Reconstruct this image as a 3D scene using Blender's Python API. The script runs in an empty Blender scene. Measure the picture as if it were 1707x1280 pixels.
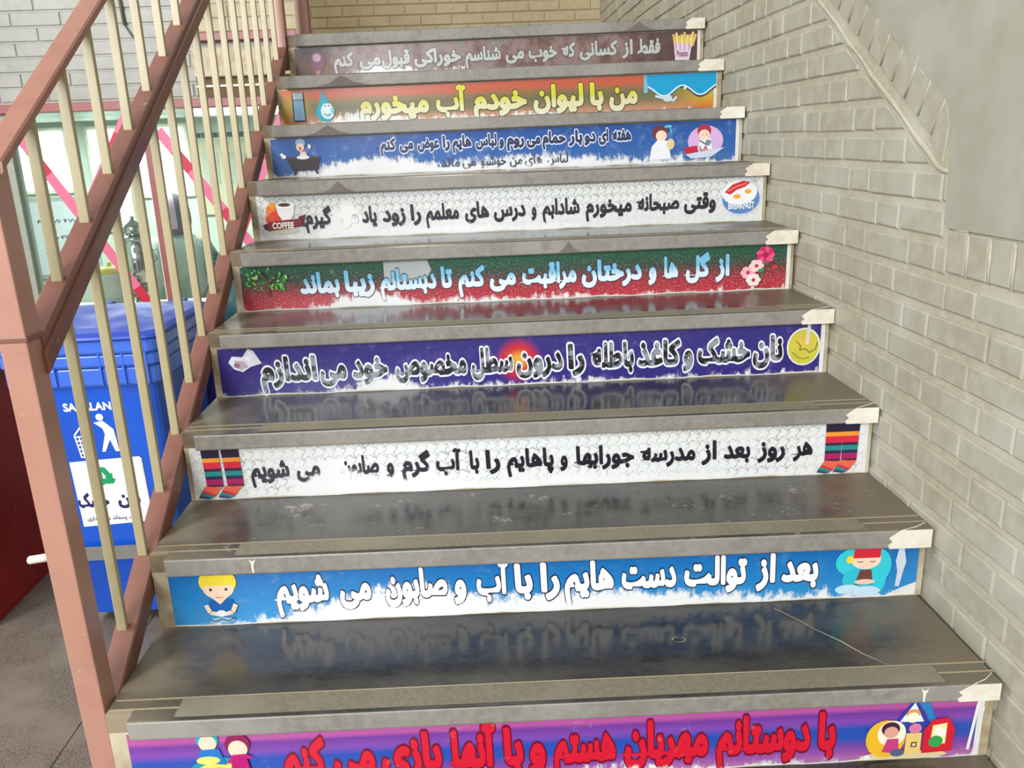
import bpy, bmesh, math, random
from mathutils import Vector, Matrix
random.seed(7)
SC = bpy.context.scene
COL = SC.collection

# ---------------------------------------------------------------- camera, light, exposure
cam_d = bpy.data.cameras.new('camera')
cam = bpy.data.objects.new('camera', cam_d); COL.objects.link(cam)
RX = Vector((0.9985262, -0.0416213, -0.0348288)); UP = Vector((0.04504, 0.277485, 0.9596736)); FW = Vector((0.0302784, 0.959828, -0.2789506))
cam.matrix_world = Matrix(((RX.x, UP.x, -FW.x, 0.6552334), (RX.y, UP.y, -FW.y, -0.9862188), (RX.z, UP.z, -FW.z, 1.1165409), (0, 0, 0, 1)))
cam_d.sensor_width = 36.0; cam_d.lens = 1402.134 * 36 / 1707; cam_d.clip_start = 0.05
SC.camera = cam

world = bpy.data.worlds.new('world'); SC.world = world; world.use_nodes = True
bg = world.node_tree.nodes['Background']; bg.inputs[0].default_value = (0.93, 0.96, 1.0, 1); bg.inputs[1].default_value = 0.66

def area(name, loc, target, sx, sy, power, color=(1, 1, 1)):
    d = bpy.data.lights.new(name, 'AREA'); d.shape = 'RECTANGLE'; d.size = sx; d.size_y = sy; d.energy = power; d.color = color
    o = bpy.data.objects.new(name, d); COL.objects.link(o); o.location = loc
    o.rotation_euler = (Vector(target) - Vector(loc)).to_track_quat('-Z', 'Y').to_euler()
    return o
area('daylight_window', (-1.5, -4.0, 2.5), (1.1, 1.2, 0.5), 3.0, 2.0, 330, (0.95, 0.98, 1.0))
area('hall_lamp', (-2.4, 0.4, 2.5), (-1.0, 2.0, -0.4), 0.6, 1.4, 90, (1.0, 0.97, 0.92))
area('landing_lamp', (0.4, 3.6, 3.3), (0.7, 4.2, 1.5), 0.3, 1.2, 22, (1.0, 0.9, 0.74))
area('room_lamp', (-1.9, 5.0, 1.34), (-1.9, 5.0, 0), 1.4, 0.5, 60, (0.93, 1.0, 0.97))

vs = SC.view_settings
SC.display_settings.display_device = 'sRGB'
vs.view_transform = 'Standard'; vs.look = 'None'; vs.gamma = 1.0; vs.use_curve_mapping = False; vs.exposure = 0.05

# ---------------------------------------------------------------- materials
def lin(c):
    return tuple((x / 255 / 12.92) if x / 255 <= 0.04045 else ((x / 255 + 0.055) / 1.055) ** 2.4 for x in c) + (1.0,)

class NB:
    """small helper that writes a node material"""
    def __init__(s, name, rough=0.6, metal=0.0, spec=0.5):
        s.m = bpy.data.materials.new(name); s.m.use_nodes = True
        s.t = s.m.node_tree; s.b = s.t.nodes['Principled BSDF']
        s.b.inputs['Roughness'].default_value = rough; s.b.inputs['Metallic'].default_value = metal
        s.b.inputs['Specular IOR Level'].default_value = spec
    def n(s, typ, **k):
        x = s.t.nodes.new(typ)
        for a, v in k.items(): setattr(x, a, v)
        return x
    def put(s, sock, v):
        if hasattr(v, 'is_output'): s.t.links.new(v, sock)
        elif isinstance(v, (tuple, list)) and len(v) == 3 and sock.type == 'RGBA': sock.default_value = lin(v)
        else: sock.default_value = v
    def math(s, op, a, b=0.0, c=0.0, clamp=False):
        x = s.n('ShaderNodeMath', operation=op, use_clamp=clamp)
        s.put(x.inputs[0], a); s.put(x.inputs[1], b)
        if op in ('MULTIPLY_ADD', 'SMOOTH_MIN'): s.put(x.inputs[2], c)
        return x.outputs[0]
    def mix(s, f, a, b, mode='MIX'):
        x = s.n('ShaderNodeMix', data_type='RGBA', blend_type=mode)
        s.put(x.inputs[0], f); s.put(x.inputs[6], a); s.put(x.inputs[7], b)
        return x.outputs[2]
    def obj(s): return s.n('ShaderNodeTexCoord').outputs['Object']
    def pos(s): return s.n('ShaderNodeNewGeometry').outputs['Position']
    def uv(s):
        s.uvv = s.n('ShaderNodeTexCoord').outputs['UV']
        x = s.n('ShaderNodeSeparateXYZ'); s.put(x.inputs[0], s.uvv)
        return x.outputs[0], x.outputs[1]
    def scale(s, vec, sc):
        x = s.n('ShaderNodeMapping'); s.put(x.inputs[0], vec); x.inputs['Scale'].default_value = sc
        return x.outputs[0]
    def noise(s, vec, scale=5.0, detail=3.0, rough=0.55):
        x = s.n('ShaderNodeTexNoise'); s.put(x.inputs['Vector'], vec)
        x.inputs['Scale'].default_value = scale; x.inputs['Detail'].default_value = detail; x.inputs['Roughness'].default_value = rough
        return x.outputs[0]
    def ramp(s, f, stops, interp='LINEAR'):
        x = s.n('ShaderNodeValToRGB'); cr = x.color_ramp; cr.interpolation = interp
        while len(cr.elements) < len(stops): cr.elements.new(0.5)
        for e, (p, c) in zip(cr.elements, stops):
            e.position = p; e.color = lin(c) if isinstance(c, (tuple, list)) else (c, c, c, 1)
        s.put(x.inputs[0], f)
        return x.outputs[0]
    def rng(s, f, a, b, c=0.0, d=1.0):
        x = s.n('ShaderNodeMapRange', interpolation_type='SMOOTHSTEP'); s.put(x.inputs[0], f)
        for i, v in enumerate((a, b, c, d)): s.put(x.inputs[i + 1], v)
        return x.outputs[0]
    def bump(s, h, strength=0.3, dist=0.002):
        x = s.n('ShaderNodeBump'); x.inputs['Strength'].default_value = strength; x.inputs['Distance'].default_value = dist
        s.put(x.inputs['Height'], h); s.t.links.new(x.outputs[0], s.b.inputs['Normal'])
    def color(s, c): s.put(s.b.inputs['Base Color'], c); return s
    def rough(s, c): s.put(s.b.inputs['Roughness'], c); return s

_flat = {}
def flat(c, rough=0.5, metal=0.0, spec=0.4):
    k = (tuple(c), rough, metal)
    if k not in _flat:
        nb = NB('paint_%d_%d_%d' % tuple(c), rough, metal, spec)
        v = nb.noise(nb.pos(), 35, 2)
        nb.color(nb.mix(nb.rng(v, 0.3, 0.7, 0.0, 0.14), c, tuple(int(x * 0.75) for x in c)))
        _flat[k] = nb.m
    return _flat[k]

def speckle(name, base, dark, light, rough=0.6, scale=60, stain=None, bump=0.25, spec=0.5, sc=(1, 1, 1)):
    nb = NB(name, rough, 0, spec); p = nb.scale(nb.pos(), sc)
    a = nb.noise(p, scale, 4); b = nb.noise(p, 4.5, 5); 
    c = nb.mix(nb.rng(a, 0.35, 0.7), dark, base)
    c = nb.mix(nb.rng(b, 0.42, 0.72), c, light)
    if stain:
        d = nb.noise(p, 9, 6, 0.7); c = nb.mix(nb.rng(d, 0.56, 0.7, 0, 0.75), c, stain)
    nb.color(c); nb.bump(a, bump, 0.001)
    nb.rough(nb.rng(b, 0.3, 0.7, rough * 0.8, rough * 1.25))
    return nb.m

M = {}
M['wall'] = speckle('painted_brick', (170, 166, 148), (158, 152, 132), (175, 172, 158), 0.42, 26, bump=0.35)
M['mortar'] = speckle('painted_mortar', (176, 171, 151), (165, 158, 136), (184, 180, 163), 0.5, 40, bump=0.4)
M['plaster'] = speckle('painted_plaster', (160, 158, 142), (153, 150, 133), (167, 167, 156), 0.5, 14, bump=0.2)
M['backwall'] = speckle('warm_lit_brick', (176, 162, 128), (166, 152, 118), (184, 172, 140), 0.5, 26, bump=0.3)  # same wall paint with the yellowish landing light put into its colour
M['backmortar'] = speckle('warm_lit_mortar', (160, 146, 114), (150, 136, 104), (168, 154, 122), 0.6, 40, bump=0.3)  # mortar tinted with that yellowish light too
M['hallwall'] = speckle('grey_painted_brick', (150, 150, 142), (140, 140, 132), (158, 158, 151), 0.4, 26, bump=0.3)
M['beige'] = speckle('beige_paint', (186, 172, 142), (160, 142, 108), (200, 190, 165), 0.5, 30, bump=0.3)
M['beige_shaded'] = speckle('shaded_beige_paint', (132, 116, 92), (110, 96, 74), (150, 136, 112), 0.6, 40, bump=0.3)  # shade beside the slab ends, put into the beige of the riser ends
M['white_paint'] = speckle('thick_white_paint', (226, 218, 200), (214, 202, 180), (238, 234, 222), 0.4, 50, bump=0.5)
M['pale_wall'] = speckle('pale_mint_paint', (196, 214, 198), (190, 206, 188), (206, 222, 210), 0.5, 20, bump=0.1)
M['terrazzo'] = speckle('terrazzo', (126, 116, 104), (88, 80, 72), (120, 110, 99), 0.4, 160, bump=0.1)
M['slabedge'] = speckle('stone_slab_edge', (142, 137, 128), (128, 122, 113), (152, 148, 140), 0.45, 60, stain=(116, 106, 96), bump=0.25)

def stone(name, base, dark, dust, rough, stainamt=0.5):
    nb = NB(name, rough, 0, 0.5); p = nb.pos()
    xs = nb.n('ShaderNodeSeparateXYZ'); nb.put(xs.inputs[0], p); x = xs.outputs[0]
    fine = nb.noise(p, 150, 3); mid = nb.noise(nb.scale(p, (1, 1.6, 1)), 7, 6, 0.68); big = nb.noise(p, 2.6, 3)
    c = nb.mix(nb.rng(mid, 0.36, 0.62), dark, base)
    c = nb.mix(nb.rng(fine, 0.5, 0.8, 0, 0.35), c, tuple(min(255, int(v * 1.35)) for v in base))
    c = nb.mix(nb.rng(big, 0.45, 0.75, 0, 0.5), c, dust)
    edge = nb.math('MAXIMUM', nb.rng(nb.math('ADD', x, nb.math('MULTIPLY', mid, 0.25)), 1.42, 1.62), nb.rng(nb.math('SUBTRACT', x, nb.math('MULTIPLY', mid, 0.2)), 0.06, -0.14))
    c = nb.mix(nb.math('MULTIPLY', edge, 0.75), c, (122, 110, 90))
    st = nb.noise(p, 14, 6, 0.75); lo_ = 0.60 if stainamt > 0.9 else 0.68; c = nb.mix(nb.rng(st, lo_, lo_ + 0.07, 0, stainamt * 0.75), c, (168, 152, 140))
    nb.color(c); nb.bump(fine, 0.08, 0.001)
    nb.rough(nb.math('ADD', nb.rng(mid, 0.3, 0.7, rough * 0.8, rough * 1.3), nb.math('MULTIPLY', edge, 0.3)))
    return nb.m
M['tread'] = stone('polished_dark_stone', (64, 62, 60), (40, 40, 41), (72, 68, 62), 0.16)
M['tread_worn'] = stone('chipped_dark_stone', (74, 71, 67), (50, 48, 46), (84, 77, 69), 0.22, 0.95)
M['strip'] = speckle('gritty_strip', (126, 119, 100), (112, 105, 88), (134, 127, 108), 0.6, 120, bump=0.3)
M['strip_line'] = flat((166, 152, 122), 0.45)

def rail_paint(name, c, dark, rough=0.32):
    nb = NB(name, rough, 0, 0.5); p = nb.pos()
    a = nb.noise(p, 14, 4); b = nb.noise(p, 90, 3)
    k = nb.mix(nb.rng(a, 0.4, 0.75, 0, 0.5), c, dark); k = nb.mix(nb.rng(b, 0.68, 0.78, 0, 0.5), k, (206, 176, 156))
    nb.color(k); nb.bump(a, 0.15, 0.002)
    return nb.m
M['rail'] = rail_paint('salmon_brown_enamel', (126, 82, 68), (110, 70, 57))
M['rail_post'] = rail_paint('salmon_enamel', (174, 127, 109), (160, 113, 95))
M['rail_top'] = rail_paint('worn_salmon_enamel', (158, 109, 90), (142, 96, 78))
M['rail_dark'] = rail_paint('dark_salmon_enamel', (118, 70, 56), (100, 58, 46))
M['baluster'] = rail_paint('cream_enamel', (170, 157, 121), (156, 143, 106), 0.35)
M['steel_frame'] = rail_paint('maroon_frame_enamel', (146, 84, 80), (128, 72, 68), 0.4)

# ---------------------------------------------------------------- mesh helpers
def setp(o, label=None, cat=None, group=None, kind=None):
    for k, v in (('label', label), ('category', cat), ('group', group), ('kind', kind)):
        if v: o[k] = v
    return o
def link(name, me, parent=None):
    o = bpy.data.objects.new(name, me); COL.objects.link(o)
    if parent is not None:
        o.parent = parent; o.matrix_parent_inverse = parent.matrix_world.inverted() if False else Matrix.Translation(parent.location).inverted()
    return o
def empty(name, loc=(0, 0, 0)):
    o = bpy.data.objects.new(name, None); COL.objects.link(o); o.location = loc; o.empty_display_size = 0.05
    return o
class MB:
    """collects geometry in world coordinates, links it as ONE mesh object"""
    def __init__(s): s.v = []; s.f = []; s.mi = []; s.uv = None; s.mats = []; s.smooth = []
    def mat(s, m):
        if m not in s.mats: s.mats.append(m)
        return s.mats.index(m)
    def face(s, pts, m, smooth=False):
        i = len(s.v); s.v += [tuple(p) for p in pts]; s.f.append(list(range(i, i + len(pts)))); s.mi.append(s.mat(m)); s.smooth.append(smooth)
    def add(s, vs, fs, m, smooth=False):
        i = len(s.v); s.v += [tuple(p) for p in vs]
        for f in fs: s.f.append([i + k for k in f]); s.mi.append(s.mat(m)); s.smooth.append(smooth)
    def box(s, a, b, m):
        (x0, y0, z0), (x1, y1, z1) = a, b
        s.hexa([(x0, y0, z0), (x1, y0, z0), (x1, y1, z0), (x0, y1, z0), (x0, y0, z1), (x1, y0, z1), (x1, y1, z1), (x0, y1, z1)], m)
    def hexa(s, p, m, smooth=False):
        s.add(p, [(0, 3, 2, 1), (4, 5, 6, 7), (0, 1, 5, 4), (1, 2, 6, 5), (2, 3, 7, 6), (3, 0, 4, 7)], m, smooth)
    def cbox(s, a, b, c, m):
        """box with chamfered edges c (all twelve edges)"""
        lo, hi = [min(a[i], b[i]) for i in range(3)], [max(a[i], b[i]) for i in range(3)]
        bm = bmesh.new(); bmesh.ops.create_cube(bm, size=1)
        for v in bm.verts: v.co = Vector([(lo[i] + hi[i]) / 2 + v.co[i] * (hi[i] - lo[i]) for i in range(3)])
        bmesh.ops.bevel(bm, geom=bm.edges[:] , offset=c, segments=2, affect='EDGES', profile=0.5)
        s.bm(bm, m)
    def bm(s, bm, m, smooth=False):
        bm.verts.ensure_lookup_table(); bm.verts.index_update()
        s.add([v.co.copy() for v in bm.verts], [[v.index for v in f.verts] for f in bm.faces], m, smooth); bm.free()
    def tube(s, pts, r, m, n=10, caps=True):
        pts = [Vector(p) for p in pts]; rings = []; rr = r if isinstance(r, (list, tuple)) else [r] * len(pts)
        for i, p in enumerate(pts):
            d = (pts[min(i + 1, len(pts) - 1)] - pts[max(i - 1, 0)]).normalized()
            a = d.orthogonal().normalized() if i == 0 else (a - d * a.dot(d)).normalized()
            b = d.cross(a); rings.append([p + (a * math.cos(2 * math.pi * k / n) + b * math.sin(2 * math.pi * k / n)) * rr[i] for k in range(n)])
        vs = [v for g in rings for v in g]; fs = []
        for i in range(len(pts) - 1):
            for k in range(n): fs.append((i * n + k, i * n + (k + 1) % n, (i + 1) * n + (k + 1) % n, (i + 1) * n + k))
        if caps: fs.append(tuple(range(n))[::-1]); fs.append(tuple((len(pts) - 1) * n + k for k in range(n)))
        s.add(vs, fs, m, True)
    def lathe(s, prof, c, m, n=20, axis='z'):
        vs = []; fs = []
        for r, z in prof:
            for k in range(n):
                a = 2 * math.pi * k / n; p = (r * math.cos(a), r * math.sin(a), z)
                if axis == 'x': p = (z, r * math.cos(a), r * math.sin(a))
                vs.append((c[0] + p[0], c[1] + p[1], c[2] + p[2]))
        for i in range(len(prof) - 1):
            for k in range(n): fs.append((i * n + k, i * n + (k + 1) % n, (i + 1) * n + (k + 1) % n, (i + 1) * n + k))
        fs.append(tuple(range(n))[::-1]); fs.append(tuple((len(prof) - 1) * n + k for k in range(n)))
        s.add(vs, fs, m, True)
    def ball(s, c, r, m, n=14):
        rx, ry, rz = r if isinstance(r, tuple) else (r, r, r)
        bm = bmesh.new(); bmesh.ops.create_uvsphere(bm, u_segments=n, v_segments=max(6, n // 2 + 2), radius=1)
        for v in bm.verts: v.co = Vector((c[0] + v.co.x * rx, c[1] + v.co.y * ry, c[2] + v.co.z * rz))
        s.bm(bm, m, True)
    def mesh(s, name):
        me = bpy.data.meshes.new(name); me.from_pydata(s.v, [], s.f)
        for m in s.mats: me.materials.append(m)
        me.polygons.foreach_set('material_index', s.mi); me.polygons.foreach_set('use_smooth', s.smooth)
        me.update(); return me
    def build(s, name, parent=None, fix=True):
        me = s.mesh(name)
        if fix:
            bm = bmesh.new(); bm.from_mesh(me); bmesh.ops.recalc_face_normals(bm, faces=bm.faces[:]); bm.to_mesh(me); bm.free()
        return link(name, me, parent)

# ---------------------------------------------------------------- stairs: measured noses  (y left, y right, z left, z right, x left, x right, thickness left, thickness right)
ST = [[0.2653, 0.2488, 0.1789, 0.1715, 0.0118, 1.5356, 0.0384, 0.0343], [0.5379, 0.5224, 0.3437, 0.3349, 0.0034, 1.5404, 0.0388, 0.0406], [0.8039, 0.7972, 0.5099, 0.5044, -0.0062, 1.5442, 0.0373, 0.037], [1.0737, 1.0742, 0.6769, 0.6774, -0.0009, 1.5443, 0.0373, 0.0372], [1.3465, 1.3504, 0.8444, 0.8474, -0.0038, 1.5445, 0.0395, 0.0379], [1.6109, 1.6111, 1.0202, 1.0212, -0.003, 1.5437, 0.0415, 0.0362], [1.8771, 1.8771, 1.1862, 1.1942, -0.006, 1.5425, 0.039, 0.0355], [2.1441, 2.1426, 1.355, 1.3638, -0.0097, 1.544, 0.0431, 0.0382], [2.4142, 2.4103, 1.5206, 1.5325, -0.0044, 1.5419, 0.0443, 0.0376]]
SW = 1.545; OV = 0.025
def lp(a, b, x): return a + (b - a) * x / SW
def nose(i, x):   # front y, top z, bottom z of tread i at x
    if i == 0: return 0.01, 0.0, -0.037
    s = ST[i - 1]; z = lp(s[2], s[3], x)
    return lp(s[0], s[1], x), z, z - lp(s[6], s[7], x)
def ryp(i, x): return nose(i, x)[0] + OV          # plane of riser i
def SP(i, x, v, off=0.0):                         # point on riser i: x along it, v = 0 at its foot .. 1 at its top
    zb = nose(i - 1, x)[1]; zt = nose(i, x)[2]
    return (x, ryp(i, x) - off, zb + v * (zt - zb))

HALL = -0.68
WX = 1.546       # face of the brick wall beside the stairs
# ---- large structure: floors and walls
m = MB()
m.box((-5, -3.0, HALL - 0.1), (3.0, 7.0, HALL - 0.006), M['mortar'])
floor = setp(m.build('floor'), 'grey speckled stone floor of the lower hall beside the bins', None, None, 'structure')
tx = [-4.73, -3.73, -2.73, -1.73, -0.73, 0.27]; ty = [-3.03, -2.03, -1.03, -0.03, 0.97, 1.97, 2.97, 3.97, 4.97, 5.97]
for a in range(len(tx) - 1):
    for b in range(len(ty) - 1):
        m = MB(); m.box((tx[a] + 0.003, ty[b] + 0.003, HALL - 0.02), (tx[a + 1] - 0.003, ty[b + 1] - 0.003, HALL + random.uniform(-0.001, 0.001)), M['terrazzo'])
        m.build('floor_tile', floor)

# stair core (solid concrete under the treads) + lower flight that continues down towards the camera
stairs = empty('staircase', (0.77, 1.3, 0))
setp(stairs, 'straight flight of dark stone stairs with grey slab edges between railing and brick wall', 'stairs')
for i in range(1, 10):
    ya, yb = ryp(i, 0.7) + 0.02, (ryp(i + 1, 0.7) + 0.02 if i < 9 else 5.2)
    zt = min(nose(i, 0)[2], nose(i, SW)[2]) - 0.001
    m = MB(); m.box((-0.034, ya, HALL if i < 9 else zt - 0.14), (SW - 0.003, yb, zt), M['beige']); m.build('core_block', stairs)
for k in range(0, 4):
    z = -0.17 * k; y = 0.01 - 0.268 * k
    m = MB(); m.box((-0.034, y + 0.03, HALL), (SW - 0.003, (ryp(1, 0.7) + 0.02 if k == 0 else y + 0.298), z - 0.038), M['beige']); m.build('core_block', stairs)
    m = MB(); m.cbox((-0.034, y, z - 0.037), (SW - 0.003, (ryp(1, .7) + 0.01) if k == 0 else y + 0.268 + 0.028, z), 0.004, M['tread']); t = m.build('tread', stairs)
    m = MB(); m.box((0.09, y + 0.008, z), (1.44, y + 0.058, z + 0.0015), M['strip']); m.build('anti_slip_strip', t)
for i in range(1, 10):
    s = ST[i - 1]
    nx = ryp(i + 1, 0.7) if i < 9 else 5.19
    # tread polygon, notched at the left front
    xl, xr = max(s[4], 0.0), s[5]
    poly = [(xl, 0), (xr, 0), (xr, 1), (-0.0345, 1), (-0.0345, OV + 0.012), (xl, OV + 0.012)]
    def pt(x, q, top):
        y0, z0, z1 = nose(i, x)
        y = (y0 + q if q != 1 else (ryp(i + 1, x) + 0.012 if i < 9 else 5.19))
        return Vector((x, y, z0 if top else z1))
    bm = bmesh.new()
    tv = [bm.verts.new(pt(x, q, True)) for x, q in poly]; bv = [bm.verts.new(pt(x, q, False)) for x, q in poly]
    bm.faces.new(tv); bm.faces.new(bv[::-1]); n = len(poly)
    side = [bm.faces.new((tv[k], bv[k], bv[(k + 1) % n], tv[(k + 1) % n])) for k in range(n)]
    bmesh.ops.recalc_face_normals(bm, faces=bm.faces[:])
    es = [e for e in bm.edges if all(v in (tv[0], tv[1]) for v in e.verts) or all(v in (bv[0], bv[1]) for v in e.verts) or all(v in (tv[1], bv[1]) for v in e.verts)]
    bmesh.ops.bevel(bm, geom=es, offset=0.004, segments=2, affect='EDGES', profile=0.5)
    me = bpy.data.meshes.new('tread')
    me.materials.append(M['tread_worn'] if i in (2, 8) else M['tread']); me.materials.append(M['slabedge'])
    for f in bm.faces: f.material_index = 1 if f.normal.y < -0.5 or f.normal.x < -0.5 or f.normal.z < -0.5 else 0
    bm.to_mesh(me); bm.free()
    tr = link('tread', me, stairs)
    if i < 9:
        xa, xb = (0.09 if i == 1 else 0.14), (1.44 if i == 1 else 1.41)
        def q4(x0, x1, a, b, h, slant=0.0, i=i):
            P = []
            for top in (0, 1):
                for x, q in ((x0 + slant, a), (x1 - slant, a), (x1, b), (x0, b)):
                    y0, z0, z1 = nose(i, x); P.append((x, y0 + q, z0 + (h if top else -0.001)))
            return P
        m = MB(); m.hexa(q4(xa, xb, 0.010, 0.058, 0.0018), M['strip']); m.build('anti_slip_strip', tr)
        for a in (0.034, 0.0605):
            m = MB(); m.hexa(q4(-0.03, 1.54, a, a + 0.003, 0.0012), M['strip_line']); m.build('groove_line', tr)
    # white paint smeared over the wall end of the slab
    e_ = 1.47 - 0.008 * (i % 3); ja = [(e_, 0.0), (e_ - 0.004, 0.2), (e_ + 0.005, 0.38), (e_ - 0.003, 0.6), (e_ + 0.008, 0.8), (e_ + 0.02, 1.0)]
    m = MB(); fr = []
    for x, v in ja: y0, z0, z1 = nose(i, x); fr.append((x, y0 - 0.0009, z1 + v * (z0 - z1)))
    for x, v in ((xr - 0.001, 1.0), (xr - 0.001, 0.0)): y0, z0, z1 = nose(i, x); fr.append((x, y0 - 0.0009, z1 + v * (z0 - z1)))
    m.face(fr, M['white_paint'])
    y0, z0, z1 = nose(i, 1.49); tp = [fr[5], fr[7]] + [(xr - 0.001, y0 + 0.03, lp(s[2], s[3], xr) + 0.0009), (1.512, y0 + 0.012, z0 + 0.0009)]
    m.face([(p[0], p[1], p[2] + 0.0006) for p in tp], M['white_paint'])
    setp(m.build('paint_smear', tr), 'white paint smear')
    def front(pts, m_, nm, lb, tr=tr, i=i):
        q = MB(); P = []
        for x, v in pts: a0, b0, c0 = nose(i, x); P.append((x, a0 - 0.0007, c0 + (0.08 + 0.8 * v) * (b0 - c0)))
        q.face(P, m_); setp(q.build(nm, tr), lb)
    SM = {6: (0.24, 0.05), 7: (0.18, 0.075), 8: (0.20, 0.09), 9: (1.29, 0.06), 5: (0.9, 0.03)}
    if i in SM:
        cx_, w_ = SM[i]; front([(cx_ - w_, 0), (cx_ + w_, 0), (cx_ + w_ * 0.45, 0.35), (cx_ + w_ * 0.15, 0.8), (cx_, 1), (cx_ - w_ * 0.2, 0.75), (cx_ - w_ * 0.5, 0.3)], flat((112, 103, 94), 0.6), 'stain', 'dark arched stain')
    DR = {1: 1.398, 2: 0.175}
    if i in DR:
        x_ = DR[i]; front([(x_ - 0.006, 1.0), (x_ - 0.002, 0.7), (x_ - 0.0012, 0.05), (x_ + 0.0025, 0.03), (x_ + 0.003, 0.6), (x_ + 0.008, 0.98), (x_ + 0.001, 0.85)], M['white_paint'], 'paint_drip', 'small white paint drip')
    # riser
    rb = MB(); P = []
    for v in (0, 1):
        for x, q in ((-0.0345, 0), (SW - 0.002, 0), (SW - 0.002, 0.028), (-0.0345, 0.028)):
            y0 = ryp(i, x); zb = nose(i - 1, x)[1]; zt = nose(i, x)[2]; P.append((x, y0 + q, zb + v * (zt - zb)))
    rb.hexa(P, M['beige']); ro = rb.build('riser', stairs)
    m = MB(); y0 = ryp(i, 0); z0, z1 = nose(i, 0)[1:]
    m.box((-0.0345, y0, z1), (xl - 0.001, y0 + 0.011, z0 - 0.0005), M['beige_shaded']); m.build('riser_end', ro)
# crack with white filler and small marks on the lowest full tread
tr = [o for o in stairs.children if o.name.startswith('tread')][4]
def mark(pts, w, m_, name, label, z=None):
    m = MB(); L = []; R = []
    for k, (x, y) in enumerate(pts):
        a = Vector(pts[max(k - 1, 0)]); b = Vector(pts[min(k + 1, len(pts) - 1)]); d = (b - a).normalized(); n = Vector((-d.y, d.x)) * w * (0.6 + 0.4 * math.sin(k * 2.1 + 1))
        zz = nose(1, x)[1] + 0.0008 if z is None else z
        L.append((x + n.x, y + n.y, zz)); R.append((x - n.x, y - n.y, zz))
    for k in range(len(pts) - 1): m.face([L[k], R[k], R[k + 1], L[k + 1]], m_)
    setp(m.build(name, tr), label)
mark([(1.224, 0.522), (1.258, 0.474), (1.275, 0.443), (1.31, 0.396), (1.334, 0.352), (1.367, 0.313)], 0.0016, M['beige'], 'crack', 'pale diagonal crack')
mark([(0.992, 0.428), (0.998, 0.437), (1.012, 0.436), (1.018, 0.428), (1.012, 0.42), (0.996, 0.421)], 0.0013, M['beige'], 'scratch', 'small pale scratch')
for (i, pts, c) in ((3, None, None),):
    pass

# ---------------------------------------------------------------- brick walls
def clip(poly, n, d):     # keep n.p <= d
    out = []
    for k in range(len(poly)):
        a, b = poly[k], poly[(k + 1) % len(poly)]
        da, db = n[0] * a[0] + n[1] * a[1] - d, n[0] * b[0] + n[1] * b[1] - d
        if da <= 0: out.append(a)
        if (da < 0 < db) or (db < 0 < da):
            t = da / (da - db); out.append((a[0] + (b[0] - a[0]) * t, a[1] + (b[1] - a[1]) * t))
    return out
def parea(p): return abs(sum(p[k][0] * p[(k + 1) % len(p)][1] - p[(k + 1) % len(p)][0] * p[k][1] for k in range(len(p)))) / 2
def inset(poly, c):
    cx = sum(p[0] for p in poly) / len(poly); cy = sum(p[1] for p in poly) / len(poly)
    w = max(p[0] for p in poly) - min(p[0] for p in poly); h = max(p[1] for p in poly) - min(p[1] for p in poly)
    fx, fy = max(0.5, 1 - 2 * c / max(w, 1e-4)), max(0.5, 1 - 2 * c / max(h, 1e-4))
    return [(cx + (p[0] - cx) * fx, cy + (p[1] - cy) * fy) for p in poly]
def brick_geo(mb, poly, F, depth, mat, ch=0.004, back=-0.004):
    n = len(poly); tilt = random.uniform(-0.0012, 0.0012)
    A = [F(a, b, back) for a, b in poly]; B = [F(a, b, depth - ch * 0.8 + tilt) for a, b in poly]; Cc = [F(a, b, depth + tilt) for a, b in inset(poly, ch)]
    vs = A + B + Cc; fs = []
    for k in range(n):
        j = (k + 1) % n; fs += [(k, j, n + j, n + k), (n + k, n + j, 2 * n + j, 2 * n + k)]
    fs.append(tuple(2 * n + k for k in range(n)))
    mb.add(vs, fs, mat)
def FR(s, z, d): return (WX + 0.007 - d, s, z)            # wall beside the stairs, d towards the room
m = MB(); m.box((WX + 0.0055, -3.0, HALL), (WX + 0.2, 5.4, 3.4), M['mortar'])
wall_right = setp(m.build('wall_right'), 'painted grey beige brick wall along the stairs', None, None, 'structure')
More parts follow.
